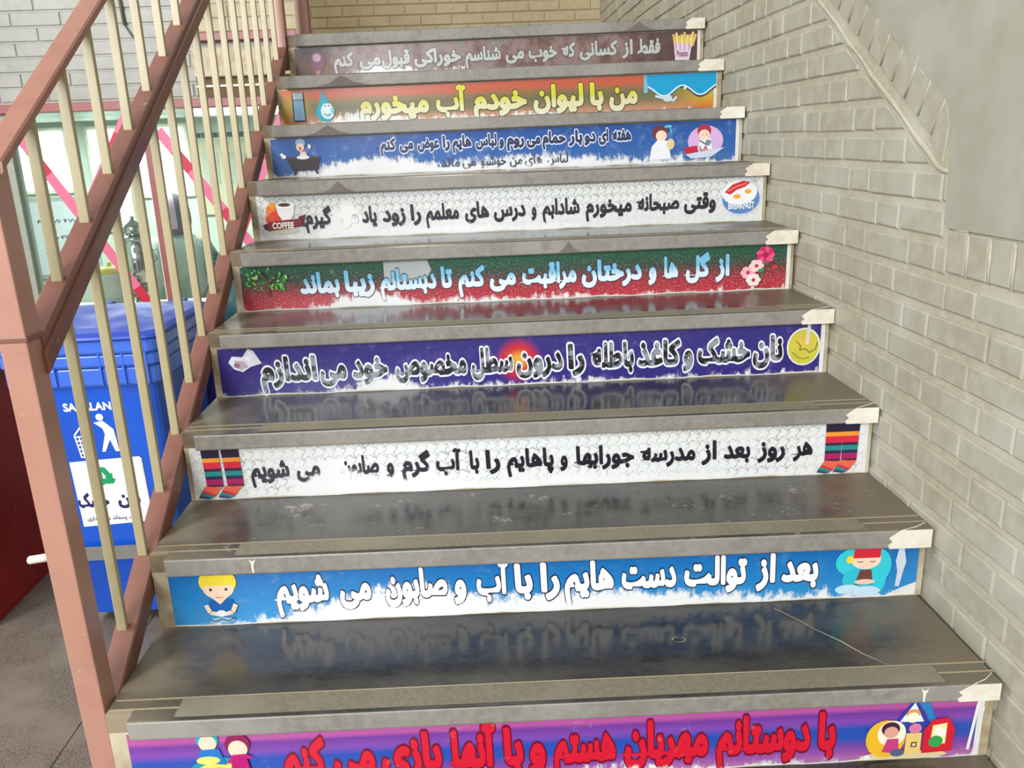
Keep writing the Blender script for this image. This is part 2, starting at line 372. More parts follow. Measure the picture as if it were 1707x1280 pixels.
# region polygon tests
SL = 0.6
def below_diag(y): return 1.036 + SL * (y - 0.66)      # lower edge of the diagonal course
PITCH = 0.0677; BH = 0.0525
small = MB(); nb_ = 0
for k in range(-16, 24):
    zb = 0.905 + PITCH * k; hc = (1.155 if k % 2 == 0 else 0.998)
    for mm in range(-6, 16):
        for kind in (0, 1):
            c = hc + 0.311 * mm; y0, y1 = (c - 0.0525, c + 0.0525) if kind == 0 else (c + 0.0525, c + 0.2585)
            y0 += 0.0035; y1 -= 0.0035
            if y1 < 0.02 or y0 > 5.19: continue
            y1 = min(y1, 5.19)
            # buried behind the stairs
            st = int((y1 + 0.05) / 0.268); hz = 0.1696 * min(9, max(0, st)) - 0.0
            if zb + BH < hz - 0.19 and y0 > 0.02: continue
            if zb < -0.25: continue
            j = lambda: random.uniform(-0.0012, 0.0012)
            p = [(y0 + j(), zb + j()), (y1 + j(), zb + j()), (y1 + j(), zb + BH + j()), (y0 + j(), zb + BH + j())]
            if zb > 1.03:
                p = clip(p, (-SL, 1), below_diag(0) - 0.018)
                if len(p) < 3 or parea(p) < 0.0004: continue
            elif zb > 0.89:
                p = clip(p, (-1, 0), -0.620)
                if len(p) < 3 or parea(p) < 0.0004: continue
            elif zb > 0.83 and y0 < 0.6:
                p = clip(p, (-1, 0), -0.598)
                if len(p) < 3 or parea(p) < 0.0004: continue
            cy = sum(a for a, b in p) / len(p)
            if cy > 2.25 or nb_ >= 285:
                brick_geo(small, p, FR, 0.007, M['wall'], 0.003)
            else:
                b = MB(); brick_geo(b, p, FR, 0.007, M['wall']); b.build('brick', wall_right); nb_ += 1
o = small.build('far_bricks', wall_right); o['kind'] = 'stuff'
# upright bricks on end over the lower courses
for k in range(9):
    y1 = 0.590 - 0.0695 * k
    b = MB(); brick_geo(b, [(y1 - 0.062, 0.842), (y1, 0.842), (y1 + 0.004, 0.922), (y1 - 0.058, 0.924)], FR, 0.007, M['wall']); b.build('upright_brick', wall_right)
# diagonal course of bricks on end
ux = Vector((1, SL)).normalized(); uy = Vector((-ux.y, ux.x))
for k in range(0, 34):
    o0 = Vector((0.70, 1.06 + 0.024)) + ux * (0.0715 * k); o0.y += 0.012
    q = [o0, o0 + ux * 0.0635, o0 + ux * 0.0635 + uy * 0.100, o0 + uy * 0.100]
    q = [(v.x, v.y) for v in q]
    b = MB(); brick_geo(b, q, FR, 0.007, M['wall']); b.build('diagonal_brick', wall_right)
for q in ([(0.645, 1.045), (0.705, 1.058 + 0.03), (0.655, 1.17 - 0.01), (0.632, 1.12)],):
    b = MB(); brick_geo(b, q, FR, 0.007, M['wall']); b.build('diagonal_brick', wall_right)
# raised mortar bead below the diagonal course
m = MB(); pts = []
for k in range(60):
    y = 0.66 + 0.045 * k; pts.append((WX + 0.0035, y, below_diag(y) + 0.001 + 0.0018 * math.sin(k * 1.7) + random.uniform(-0.0012, 0.0012)))
pts = [(WX + 0.003, 0.619, 1.030), (WX + 0.0035, 0.640, 1.031)] + pts
m.tube(pts, [0.0055 + random.uniform(-0.0012, 0.0016) for _ in pts], M['mortar'], 8); m.build('mortar_bead', wall_right)
def bead(P, r=0.0026):
    m = MB(); m.tube([FR(a, b, 0.0055) for a, b in P], [r * random.uniform(0.8, 1.25) for _ in P], M['mortar'], 6); m.build('mortar_bead', wall_right)
for k in range(0, 33):
    a = Vector((0.70, 1.096)) + ux * (0.0715 * k - 0.004) + uy * 0.004; b = a + uy * 0.092
    bead([(a.x, a.y), ((a.x + b.x) / 2 + random.uniform(-0.001, 0.001), (a.y + b.y) / 2), (b.x, b.y)], 0.0030)
bead([(0.742 + 0.06 * k, below_diag(0.742 + 0.06 * k) + 0.1245) for k in range(12)], 0.0028)
for k in range(8):
    y = 0.5235 - 0.0695 * k; bead([(y + 0.004, 0.92), (y + 0.002, 0.88), (y, 0.842)], 0.0036)
bead([(0.596, 0.926), (0.57, 0.924), (0.53, 0.926)], 0.0024)
# plastered part above
pl = [(-3.0, 0.930), (0.30, 0.928), (0.595, 0.926), (0.612, 0.94), (0.616, 1.045), (0.622, 1.10), (0.645, 1.155), (0.69, 1.19), (0.748, 1.216)]
y = 0.80
while y < 3.4:
    pl.append((y, below_diag(y) + 0.124 + random.uniform(-0.002, 0.002))); y += 0.06
pl += [(3.4, 3.4), (-3.0, 3.4)]
m = MB(); m.face([FR(a, b, 0.0085) for a, b in pl], M['plaster'])
for k in range(len(pl)):
    a, b = pl[k], pl[(k + 1) % len(pl)]; m.face([FR(a[0], a[1], 0.0085), FR(b[0], b[1], 0.0085), FR(b[0], b[1], 0.0), FR(a[0], a[1], 0.0)], M['plaster'])
m.build('plaster', wall_right)

# back wall of the landing
def FB(x, z, d): return (x, 5.2 - d, z)
m = MB(); m.box((-0.6, 5.2, 1.4), (1.7, 5.4, 3.4), M['backmortar'])
wall_back = setp(m.build('wall_back'), 'painted brick wall behind the top landing, warm light in its colour', None, None, 'structure')
for k in range(0, 10):
    zb = 1.545 + PITCH * k
    for mm in range(-5, 13):
        x0 = -0.62 + 0.21 * mm + (0.105 if k % 2 else 0); x1 = x0 + 0.204
        x0 = max(x0, -0.59); x1 = min(x1, 1.545)
        if x1 - x0 < 0.02: continue
        b = MB(); brick_geo(b, [(x0, zb), (x1, zb), (x1, zb + 0.058), (x0, zb + 0.058)], FB, 0.005, M['backwall'], 0.003, -0.002); b.build('brick', wall_back)

# wall at the far side of the hall: brick above a steel lintel, a glazed opening below
WY = 3.4
def FH(x, z, d): return (x, WY - d, z)
m = MB(); m.box((-4.5, WY, 1.36), (-0.17, WY + 0.14, 3.3), M['hallwall'])
m.box((-4.5, WY, HALL), (-1.66, WY + 0.14, 1.36), M['pale_wall']); m.box((-1.66, WY, HALL), (-0.17, WY + 0.14, 0.10), M['hallwall'])
wall_hall = setp(m.build('wall_front'), 'grey painted brick wall over the glazed hall opening', None, None, 'structure')
for k in range(0, 14):
    zb = 1.372 + PITCH * k
    for mm in range(-1, 9):
        x0 = -2.55 + 0.232 * mm + (0.116 if k % 2 else 0); x1 = x0 + 0.226
        x1 = min(x1, -0.66)
        if x1 - x0 < 0.03: continue
        b = MB(); brick_geo(b, [(x0, zb), (x1, zb), (x1, zb + 0.059), (x0, zb + 0.059)], FH, 0.006, M['hallwall'], 0.003, -0.002); b.build('brick', wall_hall)
for zb in [1.66 + 0.062 * k for k in range(9)]:
    for x0 in (-0.65, -0.49, -0.33):
        b = MB(); brick_geo(b, [(x0, zb), (x0 + 0.155, zb), (x0 + 0.155, zb + 0.056), (x0, zb + 0.056)], FH, 0.006, M['backwall'], 0.003, -0.002); b.build('brick', wall_hall)
m = MB(); m.cbox((-4.5, WY - 0.05, 1.318), (-0.17, WY + 0.02, 1.36), 0.004, M['steel_frame']); setp(m.build('trim_1'), 'maroon steel lintel over the glazing', None, None, 'structure')
m = MB(); m.cbox((-0.68, WY - 0.06, 1.615), (-0.17, WY + 0.02, 1.652), 0.003, M['steel_frame']); setp(m.build('trim_2'), 'maroon steel edge above the cream band', None, None, 'structure')
m = MB(); m.cbox((-0.68, WY - 0.04, 1.455), (-0.17, WY + 0.02, 1.59), 0.006, M['beige']); setp(m.build('trim_3'), 'cream band between two steel edges', None, None, 'structure')
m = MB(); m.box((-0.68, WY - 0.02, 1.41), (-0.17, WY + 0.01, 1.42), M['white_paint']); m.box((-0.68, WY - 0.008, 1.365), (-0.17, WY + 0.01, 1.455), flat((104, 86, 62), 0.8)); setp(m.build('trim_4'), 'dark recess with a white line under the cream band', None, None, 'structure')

# glazed opening: frame, two panes
glass = bpy.data.materials.new('window_glass'); glass.use_nodes = True; t = glass.node_tree; t.nodes.clear()
out = t.nodes.new('ShaderNodeOutputMaterial'); mixn = t.nodes.new('ShaderNodeMixShader'); tr_ = t.nodes.new('ShaderNodeBsdfTransparent'); gl = t.nodes.new('ShaderNodeBsdfGlossy')
tr_.inputs[0].default_value = (0.93, 0.97, 0.95, 1); gl.inputs['Roughness'].default_value = 0.03; mixn.inputs[0].default_value = 0.07
t.links.new(tr_.outputs[0], mixn.inputs[1]); t.links.new(gl.outputs[0], mixn.inputs[2]); t.links.new(mixn.outputs[0], out.inputs[0])
wf = MB(); wf.cbox((-0.967, WY - 0.03, 0.10), (-0.925, WY + 0.03, 1.32), 0.004, M['steel_frame']); wf.cbox((-1.665, WY - 0.02, 0.10), (-1.615, WY + 0.03, 1.32), 0.004, flat((150, 156, 142), 0.5))
wf.cbox((-0.25, WY - 0.03, 0.10), (-0.21, WY + 0.03, 1.32), 0.004, M['steel_frame']); wf.cbox((-1.66, WY - 0.03, 0.10), (-0.21, WY + 0.03, 0.14), 0.004, M['steel_frame'])
wf.box((-0.977, WY - 0.01, 0.10), (-0.968, WY + 0.02, 1.32), M['white_paint'])
win = setp(wf.build('window_1'), 'hall window with maroon steel mullion', None, None, 'structure')
for x0, x1 in ((-1.614, -0.977), (-0.925, -0.25)):
    g = MB(); g.box((x0, WY - 0.002, 0.14), (x1, WY + 0.002, 1.318), glass); g.build('pane', win)
def tape(a, b, w, label):
    a, b = Vector(a), Vector(b); n = 9; m = MB(); d = (b - a); nrm = Vector((-d.z, 0, d.x)).normalized() * w / 2
    for k in range(n):
        p, q = a + d * (k / n), a + d * ((k + 1) / n); c = flat((214, 108, 138), 0.4) if k % 3 != 1 else flat((190, 34, 62), 0.4)
        m.hexa([p - nrm, p + nrm, p + nrm + Vector((0, 0.001, 0)), p - nrm + Vector((0, 0.001, 0)), q - nrm, q + nrm, q + nrm + Vector((0, 0.001, 0)), q - nrm + Vector((0, 0.001, 0))], c)
    setp(m.build('warning_tape'), label, 'tape', 'pink and red tape crossed over the panes')
tape((-1.60, WY - 0.006, 1.26), (-0.985, WY - 0.006, 0.22), 0.05, 'pink red tape running down towards the mullion over the pane with the white notice')
tape((-1.03, WY - 0.008, 1.31), (-1.58, WY - 0.008, 0.40), 0.05, 'pink red tape rising from bottom corner to mullion top beside the white notice')
tape((-0.90, WY - 0.006, 1.22), (-0.30, WY - 0.006, 0.335), 0.05, 'pink red tape falling from the mullion top across the pane with the person')
tape((-0.27, WY - 0.008, 1.30), (-0.80, WY - 0.008, 0.22), 0.05, 'pink red tape rising from the mullion foot towards the stairs in front of the person')

# ---- room behind the glass
m = MB(); m.box((-5, 6.0, HALL), (0.2, 6.1, 2.2), M['pale_wall']); room_back = setp(m.build('wall_far'), 'pale mint wall of the room behind the glass', None, None, 'structure')
m = MB(); m.box((-5.1, 3.54, HALL), (-5, 6.1, 2.2), M['pale_wall']); setp(m.build('wall_left'), 'pale side wall of the room behind the glass', None, None, 'structure')
m = MB(); m.box((-0.17, 3.54, HALL), (-0.1, 6.0, 1.38), M['pale_wall']); setp(m.build('wall_side'), 'pale side wall under the landing', None, None, 'structure')
m = MB(); m.box((-5, 3.54, 1.38), (-0.17, 6.0, 1.46), M['white_paint'])
ceil = setp(m.build('ceiling'), 'white panel ceiling of the room behind the glass', None, None, 'structure')
for a in range(5):
    for b in range(7):
        m = MB(); x = -4.6 + 0.63 * b; y = 3.6 + 0.48 * a; m.box((x, y, 1.368), (x + 0.615, y + 0.465, 1.3795), M['pale_wall']); m.build('ceiling_panel', ceil)
def emit(name, c, st):
    mm = bpy.data.materials.new(name); mm.use_nodes = True; b = mm.node_tree.nodes['Principled BSDF']
    b.inputs['Base Color'].default_value = (0.8, 0.85, 0.85, 1); b.inputs['Emission Color'].default_value = lin(c); b.inputs['Emission Strength'].default_value = st
    return mm
glare_mat = emit('white_glare', (232, 255, 250), 2.6)
for n_, (x0, x1, z0, z1) in enumerate(((-3.15, -2.55, 0.86, 1.30), (-2.35, -2.12, 0.55, 1.30), (-2.0, -1.62, 0.80, 1.30))):  # added glowing panels for the white glare, framed like windows
    m = MB(); m.cbox((x0 - 0.03, 5.965, z0 - 0.03), (x1 + 0.03, 5.999, z1 + 0.03), 0.004, M['white_paint']); w = setp(m.build('window_%d' % (n_ + 2)), 'framed glowing panel added for the white glare in the far room', None, None, 'structure')
    m = MB(); m.box((x0, 5.955, z0), (x1, 5.966, z1), glare_mat); m.build('pane', w)

# ---------------------------------------------------------------- railing
rail = empty('stair_railing', (-0.06, 0.33, 0))
setp(rail, 'salmon enamelled steel stair railing with cream square balusters', 'railing')
def zl_(y): return -0.0495 + 0.6289 * y
def zm_(y): return 0.628 + 0.6188 * y
def zt_(y): return 0.9143 + 0.6256 * y
def bar(mb, x0, x1, f, y0, y1, h, m_, c=0.003):
    d = Vector((0, y1 - y0, f(y1) - f(y0))).normalized(); n = Vector((0, 0, 1 / d.y))     # plumb cut ends
    prof = [(x0 + c, 0), (x1 - c, 0), (x1, -c), (x1, -h + c), (x1 - c, -h), (x0 + c, -h), (x0, -h + c), (x0, -c)]
    V = []
    for y in (y0, y1):
        b = Vector((0, y, f(y)))
        for x, k in prof: q = b + n * k; V.append((x, q.y, q.z))
    N = 8; F = [(k, (k + 1) % N, N + (k + 1) % N, N + k) for k in range(N)] + [tuple(range(N))[::-1], tuple(N + k for k in range(N))]
    mb.add(V, F, m_)
YE = 2.43
m = MB(); bar(m, -0.0805, -0.0395, zt_, 0.318, YE, 0.0165, M['rail_top']); m.build('handrail', rail)
m = MB(); bar(m, -0.0795, -0.0362, zl_, 0.345, YE, 0.044, M['rail']); m.build('lower_rail', rail)
m = MB(); bar(m, -0.0836, -0.0435, zm_, 0.345, YE, 0.02, M['rail']); h2 = m.build('middle_rail', rail)
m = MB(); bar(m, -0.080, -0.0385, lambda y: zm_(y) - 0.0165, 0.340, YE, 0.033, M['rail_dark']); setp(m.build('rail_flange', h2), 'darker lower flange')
def post(x0, x1, y0, y1, z0, z1, seam=None):
    m = MB(); m.cbox((x0, y0, z0), (x1, y1, z1), 0.0025, M['rail_post'])
    if seam: m.v = [(x + (0.43 - max(z, -0.1)) * 0.014, y, z) for x, y, z in m.v]     # the post leans a little
    p = m.build('post', rail)
    if seam:
        m = MB(); x0, x1 = x0 - 0.006, x1 - 0.006; m.cbox((x0 - 0.0012, y0 - 0.0012, seam), (x1 + 0.0012, y1 + 0.0012, seam + 0.010), 0.002, M['rail']); m.build('weld_seam', p)
    return p
post(-0.0835, -0.0405, 0.303, 0.352, HALL, zt_(0.318) - 0.004, 0.842)
post(-0.083, -0.038, YE, YE + 0.045, 1.40, zt_(YE) + 0.02)
for k in range(16):
    y = 0.4655 + 0.13485 * k
    if k == 1: y += 0.003
    m = MB(); m.cbox((-0.0715, y - 0.006, zl_(y) - 0.004), (-0.0535, y + 0.006, zm_(y) - 0.036), 0.0015, M['baluster']); m.build('baluster', rail)
    m = MB(); m.cbox((-0.0715, y - 0.006, zm_(y) - 0.004), (-0.0535, y + 0.006, zt_(y) - 0.012), 0.0015, M['baluster']); b = m.build('baluster', rail)
    m = MB(); m.cbox((-0.074, y - 0.009, zt_(y) - 0.026), (-0.051, y + 0.009, zt_(y) - 0.014), 0.002, M['rail']); m.build('end_plate', b)
m = MB(); m.box((-0.085, YE - 0.02, 1.40), (-0.036, YE + 0.06, 1.44), M['rail_dark'])
m.build('foot_plate', rail)
r2 = empty('landing_railing', (0.01, 2.6, 1.53)); setp(r2, 'dark red brown railing post of the next flight standing on the top landing', 'railing')
m = MB(); m.cbox((-0.012, 2.6, 1.528), (0.026, 2.64, 2.5), 0.003, M['rail_dark']); m.build('post', r2)
m = MB(); m.cbox((-0.034, 2.63, 1.528), (-0.018, 2.645, 2.5), 0.002, M['baluster']); m.build('baluster', r2)
m = MB(); m.cbox((-0.06, 2.60, 2.42), (0.03, 3.6, 2.46), 0.003, M['rail_dark']); m.build('handrail', r2)

# ---------------------------------------------------------------- lettering: Persian shaping + stroke thickening
ISO = {'ا': 0xFE8D, 'آ': 0xFE81, 'ب': 0xFE8F, 'پ': 0xFB56, 'ت': 0xFE95, 'ج': 0xFE9D, 'ح': 0xFEA1, 'خ': 0xFEA5, 'د': 0xFEA9, 'ذ': 0xFEAB, 'ر': 0xFEAD, 'ز': 0xFEAF,
       'س': 0xFEB1, 'ش': 0xFEB5, 'ص': 0xFEB9, 'ض': 0xFEBD, 'ط': 0xFEC1, 'ع': 0xFEC9, 'غ': 0xFECD, 'ف': 0xFED1, 'ق': 0xFED5, 'ک': 0xFB8E, 'گ': 0xFB92, 'ل': 0xFEDD,
       'م': 0xFEE1, 'ن': 0xFEE5, 'و': 0xFEED, 'ه': 0xFEE9, 'ی': 0xFBFC}
NOJOIN = set('اآدذرزو')
def shape(w):
    out = []
    for k, ch in enumerate(w):
        if ch not in ISO: out.append(ch); continue
        prev = k > 0 and w[k - 1] in ISO and w[k - 1] not in NOJOIN
        nxt = k < len(w) - 1 and w[k + 1] in ISO and ch not in NOJOIN
        out.append(chr(ISO[ch] + (3 if prev and nxt else 1 if prev else 2 if nxt else 0)))
    return ''.join(reversed(out))
_tc = {}
def glyph_mesh(txt, res=4):
    """2D triangles and outline edges of a line of text (unit size)"""
    if txt in _tc: return _tc[txt]
    c = bpy.data.curves.new('line', 'FONT'); c.body = txt; c.size = 1; c.resolution_u = res
    o = bpy.data.objects.new('line', c); COL.objects.link(o)
    dg = bpy.context.evaluated_depsgraph_get(); me = bpy.data.meshes.new_from_object(o.evaluated_get(dg))
    vs = [(v.co.x, v.co.y) for v in me.vertices]; fs = [tuple(p.vertices) for p in me.polygons]
    cnt = {}
    for f in fs:
        for a, b in zip(f, f[1:] + f[:1]): cnt[(min(a, b), max(a, b))] = cnt.get((min(a, b), max(a, b)), 0) + 1
    # coincident vertices of neighbouring fill triangles: match by position
    key = lambda i: (round(vs[i][0], 4), round(vs[i][1], 4)); pc = {}
    for (a, b), n in cnt.items():
        k = tuple(sorted((key(a), key(b)))); pc[k] = pc.get(k, 0) + n
    es = [k for k, n in pc.items() if n == 1 and k[0] != k[1]]
    bpy.data.objects.remove(o); bpy.data.meshes.remove(me); bpy.data.curves.remove(c)
    _tc[txt] = (vs, fs, es); return _tc[txt]
import numpy as np
_fc = {}
def field(txt, rot=0.35, asp=1.3, h=0.02, ext=0.14):
    """signed distance (in pen units, pen aspect asp) from the outlines of the text, on a grid"""
    if txt in _fc: return _fc[txt]
    vs, fs, es = glyph_mesh(txt)
    E = np.array([[a[0], a[1], b[0], b[1]] for a, b in es])
    x0, x1 = E[:, [0, 2]].min() - ext, E[:, [0, 2]].max() + ext; y0, y1 = E[:, [1, 3]].min() - ext, E[:, [1, 3]].max() + ext
    gx = np.arange(x0, x1 + h, h); gy = np.arange(y0, y1 + h, h); X, Y = np.meshgrid(gx, gy)
    X = X.ravel(); Y = Y.ravel(); c, s_ = math.cos(rot), math.sin(rot)
    T = lambda x, y: (x * c + y * s_, (-x * s_ + y * c) / asp)
    PX, PY = T(X, Y); best = np.full(X.shape, 1e9); ins = np.zeros(X.shape, int)
    for ax, ay, bx, by in E:
        qx, qy = T(ax, ay); rx, ry = T(bx, by); dx, dy = rx - qx, ry - qy
        t = np.clip(((PX - qx) * dx + (PY - qy) * dy) / (dx * dx + dy * dy + 1e-12), 0, 1)
        best = np.minimum(best, (PX - qx - t * dx) ** 2 + (PY - qy - t * dy) ** 2)
        if ay != by:
            cr = ((ay > Y) != (by > Y)); xi = ax + (Y - ay) / (by - ay) * (bx - ax); ins += (cr & (X < xi))
    d = np.sqrt(best); d = np.where(ins % 2 == 1, -d, d).reshape(len(gy), len(gx))
    _fc[txt] = (gx, gy, d); return _fc[txt]
def thick(txt, pen):
    """non-overlapping polygons of the text swept with an elliptical pen of half width pen"""
    gx, gy, d = field(txt); F = pen - d; out = []
    ny, nx = F.shape; P = F > 0
    for j in range(ny - 1):
        i = 0; full = P[j, :-1] & P[j, 1:] & P[j + 1, :-1] & P[j + 1, 1:]; anyp = P[j, :-1] | P[j, 1:] | P[j + 1, :-1] | P[j + 1, 1:]
        while i < nx - 1:
            if full[i]:
                k = i
                while k < nx - 1 and full[k]: k += 1
                out.append([(gx[i], gy[j]), (gx[k], gy[j]), (gx[k], gy[j + 1]), (gx[i], gy[j + 1])]); i = k; continue
            if anyp[i]:
                cs = [(gx[i], gy[j], F[j, i]), (gx[i + 1], gy[j], F[j, i + 1]), (gx[i + 1], gy[j + 1], F[j + 1, i + 1]), (gx[i], gy[j + 1], F[j + 1, i])]
                q = []
                for k in range(4):
                    A, B = cs[k], cs[(k + 1) % 4]
                    if A[2] > 0: q.append((A[0], A[1]))
                    if (A[2] > 0) != (B[2] > 0): t = A[2] / (A[2] - B[2]); q.append((A[0] + (B[0] - A[0]) * t, A[1] + (B[1] - A[1]) * t))
                if len(q) > 2: out.append(q)
            i += 1
    return out

# ---------------------------------------------------------------- printed materials (u = length / sticker height, v = height)
def wear_fac(nb, u, v, spots, rag=0.55):
    h = None
    for u0, w, hh in spots:
        d = nb.math('DIVIDE', nb.math('SUBTRACT', u, u0), w)
        g = nb.math('MULTIPLY', nb.math('POWER', 2.718, nb.math('MULTIPLY', nb.math('MULTIPLY', d, d), -1.0)), hh)
        h = g if h is None else nb.math('MAXIMUM', h, g)
    n1 = nb.noise(nb.uvv, 2.6, 5, 0.65); n2 = nb.noise(nb.scale(nb.uvv, (1, 0.45, 1)), 9, 4, 0.7)
    k = nb.math('ADD', nb.math('MULTIPLY', nb.math('SUBTRACT', n1, 0.5), rag), nb.math('MULTIPLY', nb.math('SUBTRACT', n2, 0.5), rag))
    return nb.rng(nb.math('ADD', nb.math('SUBTRACT', h, v), k), -0.06, 0.10)
WHITE = (232, 232, 230)
def jigsaw(nb, u, v):
    s = 5.6
    su, sv = nb.math('MULTIPLY', u, s), nb.math('MULTIPLY', v, s)
    def lines(a, b):
        w = nb.math('MULTIPLY', nb.math('SINE', nb.math('MULTIPLY', b, 6.283)), 0.16)
        w2 = nb.math('MULTIPLY', nb.math('SINE', nb.math('MULTIPLY', nb.math('ADD', a, b), 9.1)), 0.05)
        f = nb.math('FRACT', nb.math('ADD', nb.math('ADD', a, w), nb.math('ADD', w2, 50.0)))
        d = nb.math('MINIMUM', f, nb.math('SUBTRACT', 1.0, f))
        return nb.rng(d, 0.02, 0.07, 0.95, 0)
    return nb.math('MAXIMUM', lines(su, sv), lines(sv, nb.math('ADD', su, 0.3)))
STK = {   # rough wear spots (u0, width, height)
    1: [(5.0, 3.2, 0.12), (3.5, 1.2, 0.08)], 2: [(3.6, 1.7, 0.58), (6.2, 3.4, 0.36), (10.0, 2.0, 0.12)], 3: [(2.35, 0.75, 0.72), (3.6, 1.2, 0.42), (6, 4, 0.24)],
    4: [(3.0, 0.7, 0.30), (6, 4.2, 0.05)], 5: [(2.6, 0.9, 0.34), (4.9, 2.6, 0.10)], 6: [(1.95, 0.5, 0.8), (4, 3.2, 0.22)],
    7: [(2.6, 1.9, 0.44), (6.4, 3.0, 0.34), (9.5, 1.5, 0.16)], 8: [(2.1, 1.1, 0.34), (5.2, 2.6, 0.14)], 9: [(2.5, 1.1, 0.42), (4.6, 2.0, 0.2)]}
def print_mat(i, name, build, wearable=True, wscale=1.0):
    nb = NB('print_%s_%d' % (name, i), 0.28, 0, 0.5); u, v = nb.uv()
    c = build(nb, u, v)
    if name == 'background' and i not in (3, 6): c = nb.mix(1.0, c, (232, 232, 234), 'MULTIPLY')
    if wearable:
        c = nb.mix(wear_fac(nb, u, v, [(a, b, h * wscale) for a, b, h in STK[i]]), c, WHITE)
    d = nb.noise(nb.pos(), 40, 4, 0.7); c = nb.mix(nb.rng(d, 0.6, 0.75, 0, 0.25), c, (190, 182, 165))
    nb.color(c); return nb.m
def b1(nb, u, v):
    vv = nb.math('ADD', v, nb.math('MULTIPLY', nb.math('SUBTRACT', nb.noise(nb.scale(nb.uvv, (0.5, 14, 1)), 2, 2), 0.5), 0.06))
    return nb.ramp(vv, [(0.0, (196, 130, 178)), (0.14, (168, 92, 172)), (0.25, (130, 78, 176)), (0.36, (52, 88, 186)), (0.52, (42, 84, 186)), (0.64, (140, 78, 182)), (0.76, (122, 62, 162)), (0.82, (196, 92, 168)), (1.0, (190, 92, 158))])
def b2(nb, u, v):
    n = nb.noise(nb.uvv, 3, 5, 0.7)
    c = nb.ramp(v, [(0, (60, 160, 220)), (0.5, (34, 136, 204)), (1, (20, 108, 184))])
    return nb.mix(nb.rng(n, 0.5, 0.8, 0, 0.35), c, (120, 186, 226))
def b3(nb, u, v):
    j = jigsaw(nb, u, v); fade = nb.rng(nb.noise(nb.uvv, 1.2, 2), 0.35, 0.65, 0.25, 0.75)
    return nb.mix(nb.math('MULTIPLY', j, fade), (228, 229, 226), (92, 92, 92))
def b6(nb, u, v):
    j = jigsaw(nb, u, v); fade = nb.rng(v, 0.15, 0.75, 0.15, 0.75)
    return nb.mix(nb.math('MULTIPLY', j, fade), (222, 223, 220), (98, 98, 98))
def b4(nb, u, v):
    n = nb.noise(nb.uvv, 2.5, 6, 0.7)
    c = nb.mix(nb.rng(n, 0.5, 0.8), (58, 46, 132), (112, 96, 170))
    r = nb.math('SQRT', nb.math('ADD', nb.math('POWER', nb.math('SUBTRACT', u, 5.69), 2), nb.math('POWER', nb.math('SUBTRACT', v, 0.5), 2)))
    c = nb.mix(nb.rng(r, 0.22, 0.5, 1, 0), c, (222, 44, 40))
    return nb.mix(nb.rng(r, 0.04, 0.26, 1, 0), c, (250, 178, 60))
def b5(nb, u, v):
    n = nb.noise(nb.uvv, 26, 3, 0.8); n2 = nb.noise(nb.uvv, 3, 3)
    vv = nb.math('ADD', v, nb.math('MULTIPLY', nb.math('SUBTRACT', n2, 0.5), 0.16))
    c = nb.ramp(vv, [(0, (204, 48, 62)), (0.3, (178, 44, 58)), (0.5, (112, 56, 54)), (0.62, (56, 70, 58)), (0.8, (30, 84, 62)), (1, (24, 92, 66))])
    c = nb.mix(nb.rng(n, 0.52, 0.66, 0, 0.75), c, nb.ramp(v, [(0, (246, 186, 190)), (0.5, (206, 170, 160)), (1, (70, 150, 110))]))
    return c
def b7(nb, u, v):
    n = nb.noise(nb.uvv, 2.4, 6, 0.7)
    c = nb.ramp(v, [(0, (70, 120, 184)), (0.5, (40, 100, 178)), (1, (28, 86, 168))])
    return nb.mix(nb.rng(n, 0.5, 0.75, 0, 0.7), c, (150, 170, 214))
def b8(nb, u, v):
    c = nb.ramp(v, [(0, (226, 150, 120)), (0.15, (204, 150, 110)), (0.32, (140, 122, 84)), (0.5, (116, 116, 70)), (0.66, (150, 116, 70)), (0.8, (214, 98, 62)), (1, (222, 108, 74))])
    e = nb.rng(u, 0.75, 0.15, 0, 1); c = nb.mix(e, c, nb.ramp(v, [(0, (226, 104, 44)), (0.5, (214, 188, 44)), (1, (228, 90, 40))]))
    e2 = nb.rng(u, 10.2, 11.6, 0, 1); return nb.mix(e2, c, nb.ramp(v, [(0, (222, 100, 50)), (0.3, (226, 170, 50)), (0.6, (200, 196, 60)), (1, (206, 90, 50))]))
def b9(nb, u, v):
    n = nb.noise(nb.scale(nb.uvv, (1, 0.7, 1)), 2.2, 5, 0.65)
    c = nb.ramp(n, [(0.2, (70, 42, 42)), (0.42, (124, 86, 78)), (0.55, (156, 128, 120)), (0.66, (134, 136, 128)), (0.8, (214, 176, 140))])
    c = nb.mix(nb.rng(u, 1.5, 0.4, 0, 0.9), c, nb.ramp(v, [(0, (96, 52, 40)), (0.45, (128, 78, 44)), (0.8, (54, 26, 34)), (1, (40, 20, 30))]))
    return nb.mix(nb.rng(u, 9.4, 10.6, 0, 0.8), c, (74, 38, 36))
BG = {1: b1, 2: b2, 3: b3, 4: b4, 5: b5, 6: b6, 7: b7, 8: b8, 9: b9}
def const(c): return lambda nb, u, v: nb.mix(0.0, c, c)
def gradv(*st): return lambda nb, u, v: nb.ramp(v, st)
def blotch(a, b, sc=4): return lambda nb, u, v: nb.mix(nb.rng(nb.noise(nb.uvv, sc, 3), 0.45, 0.6), a, b)
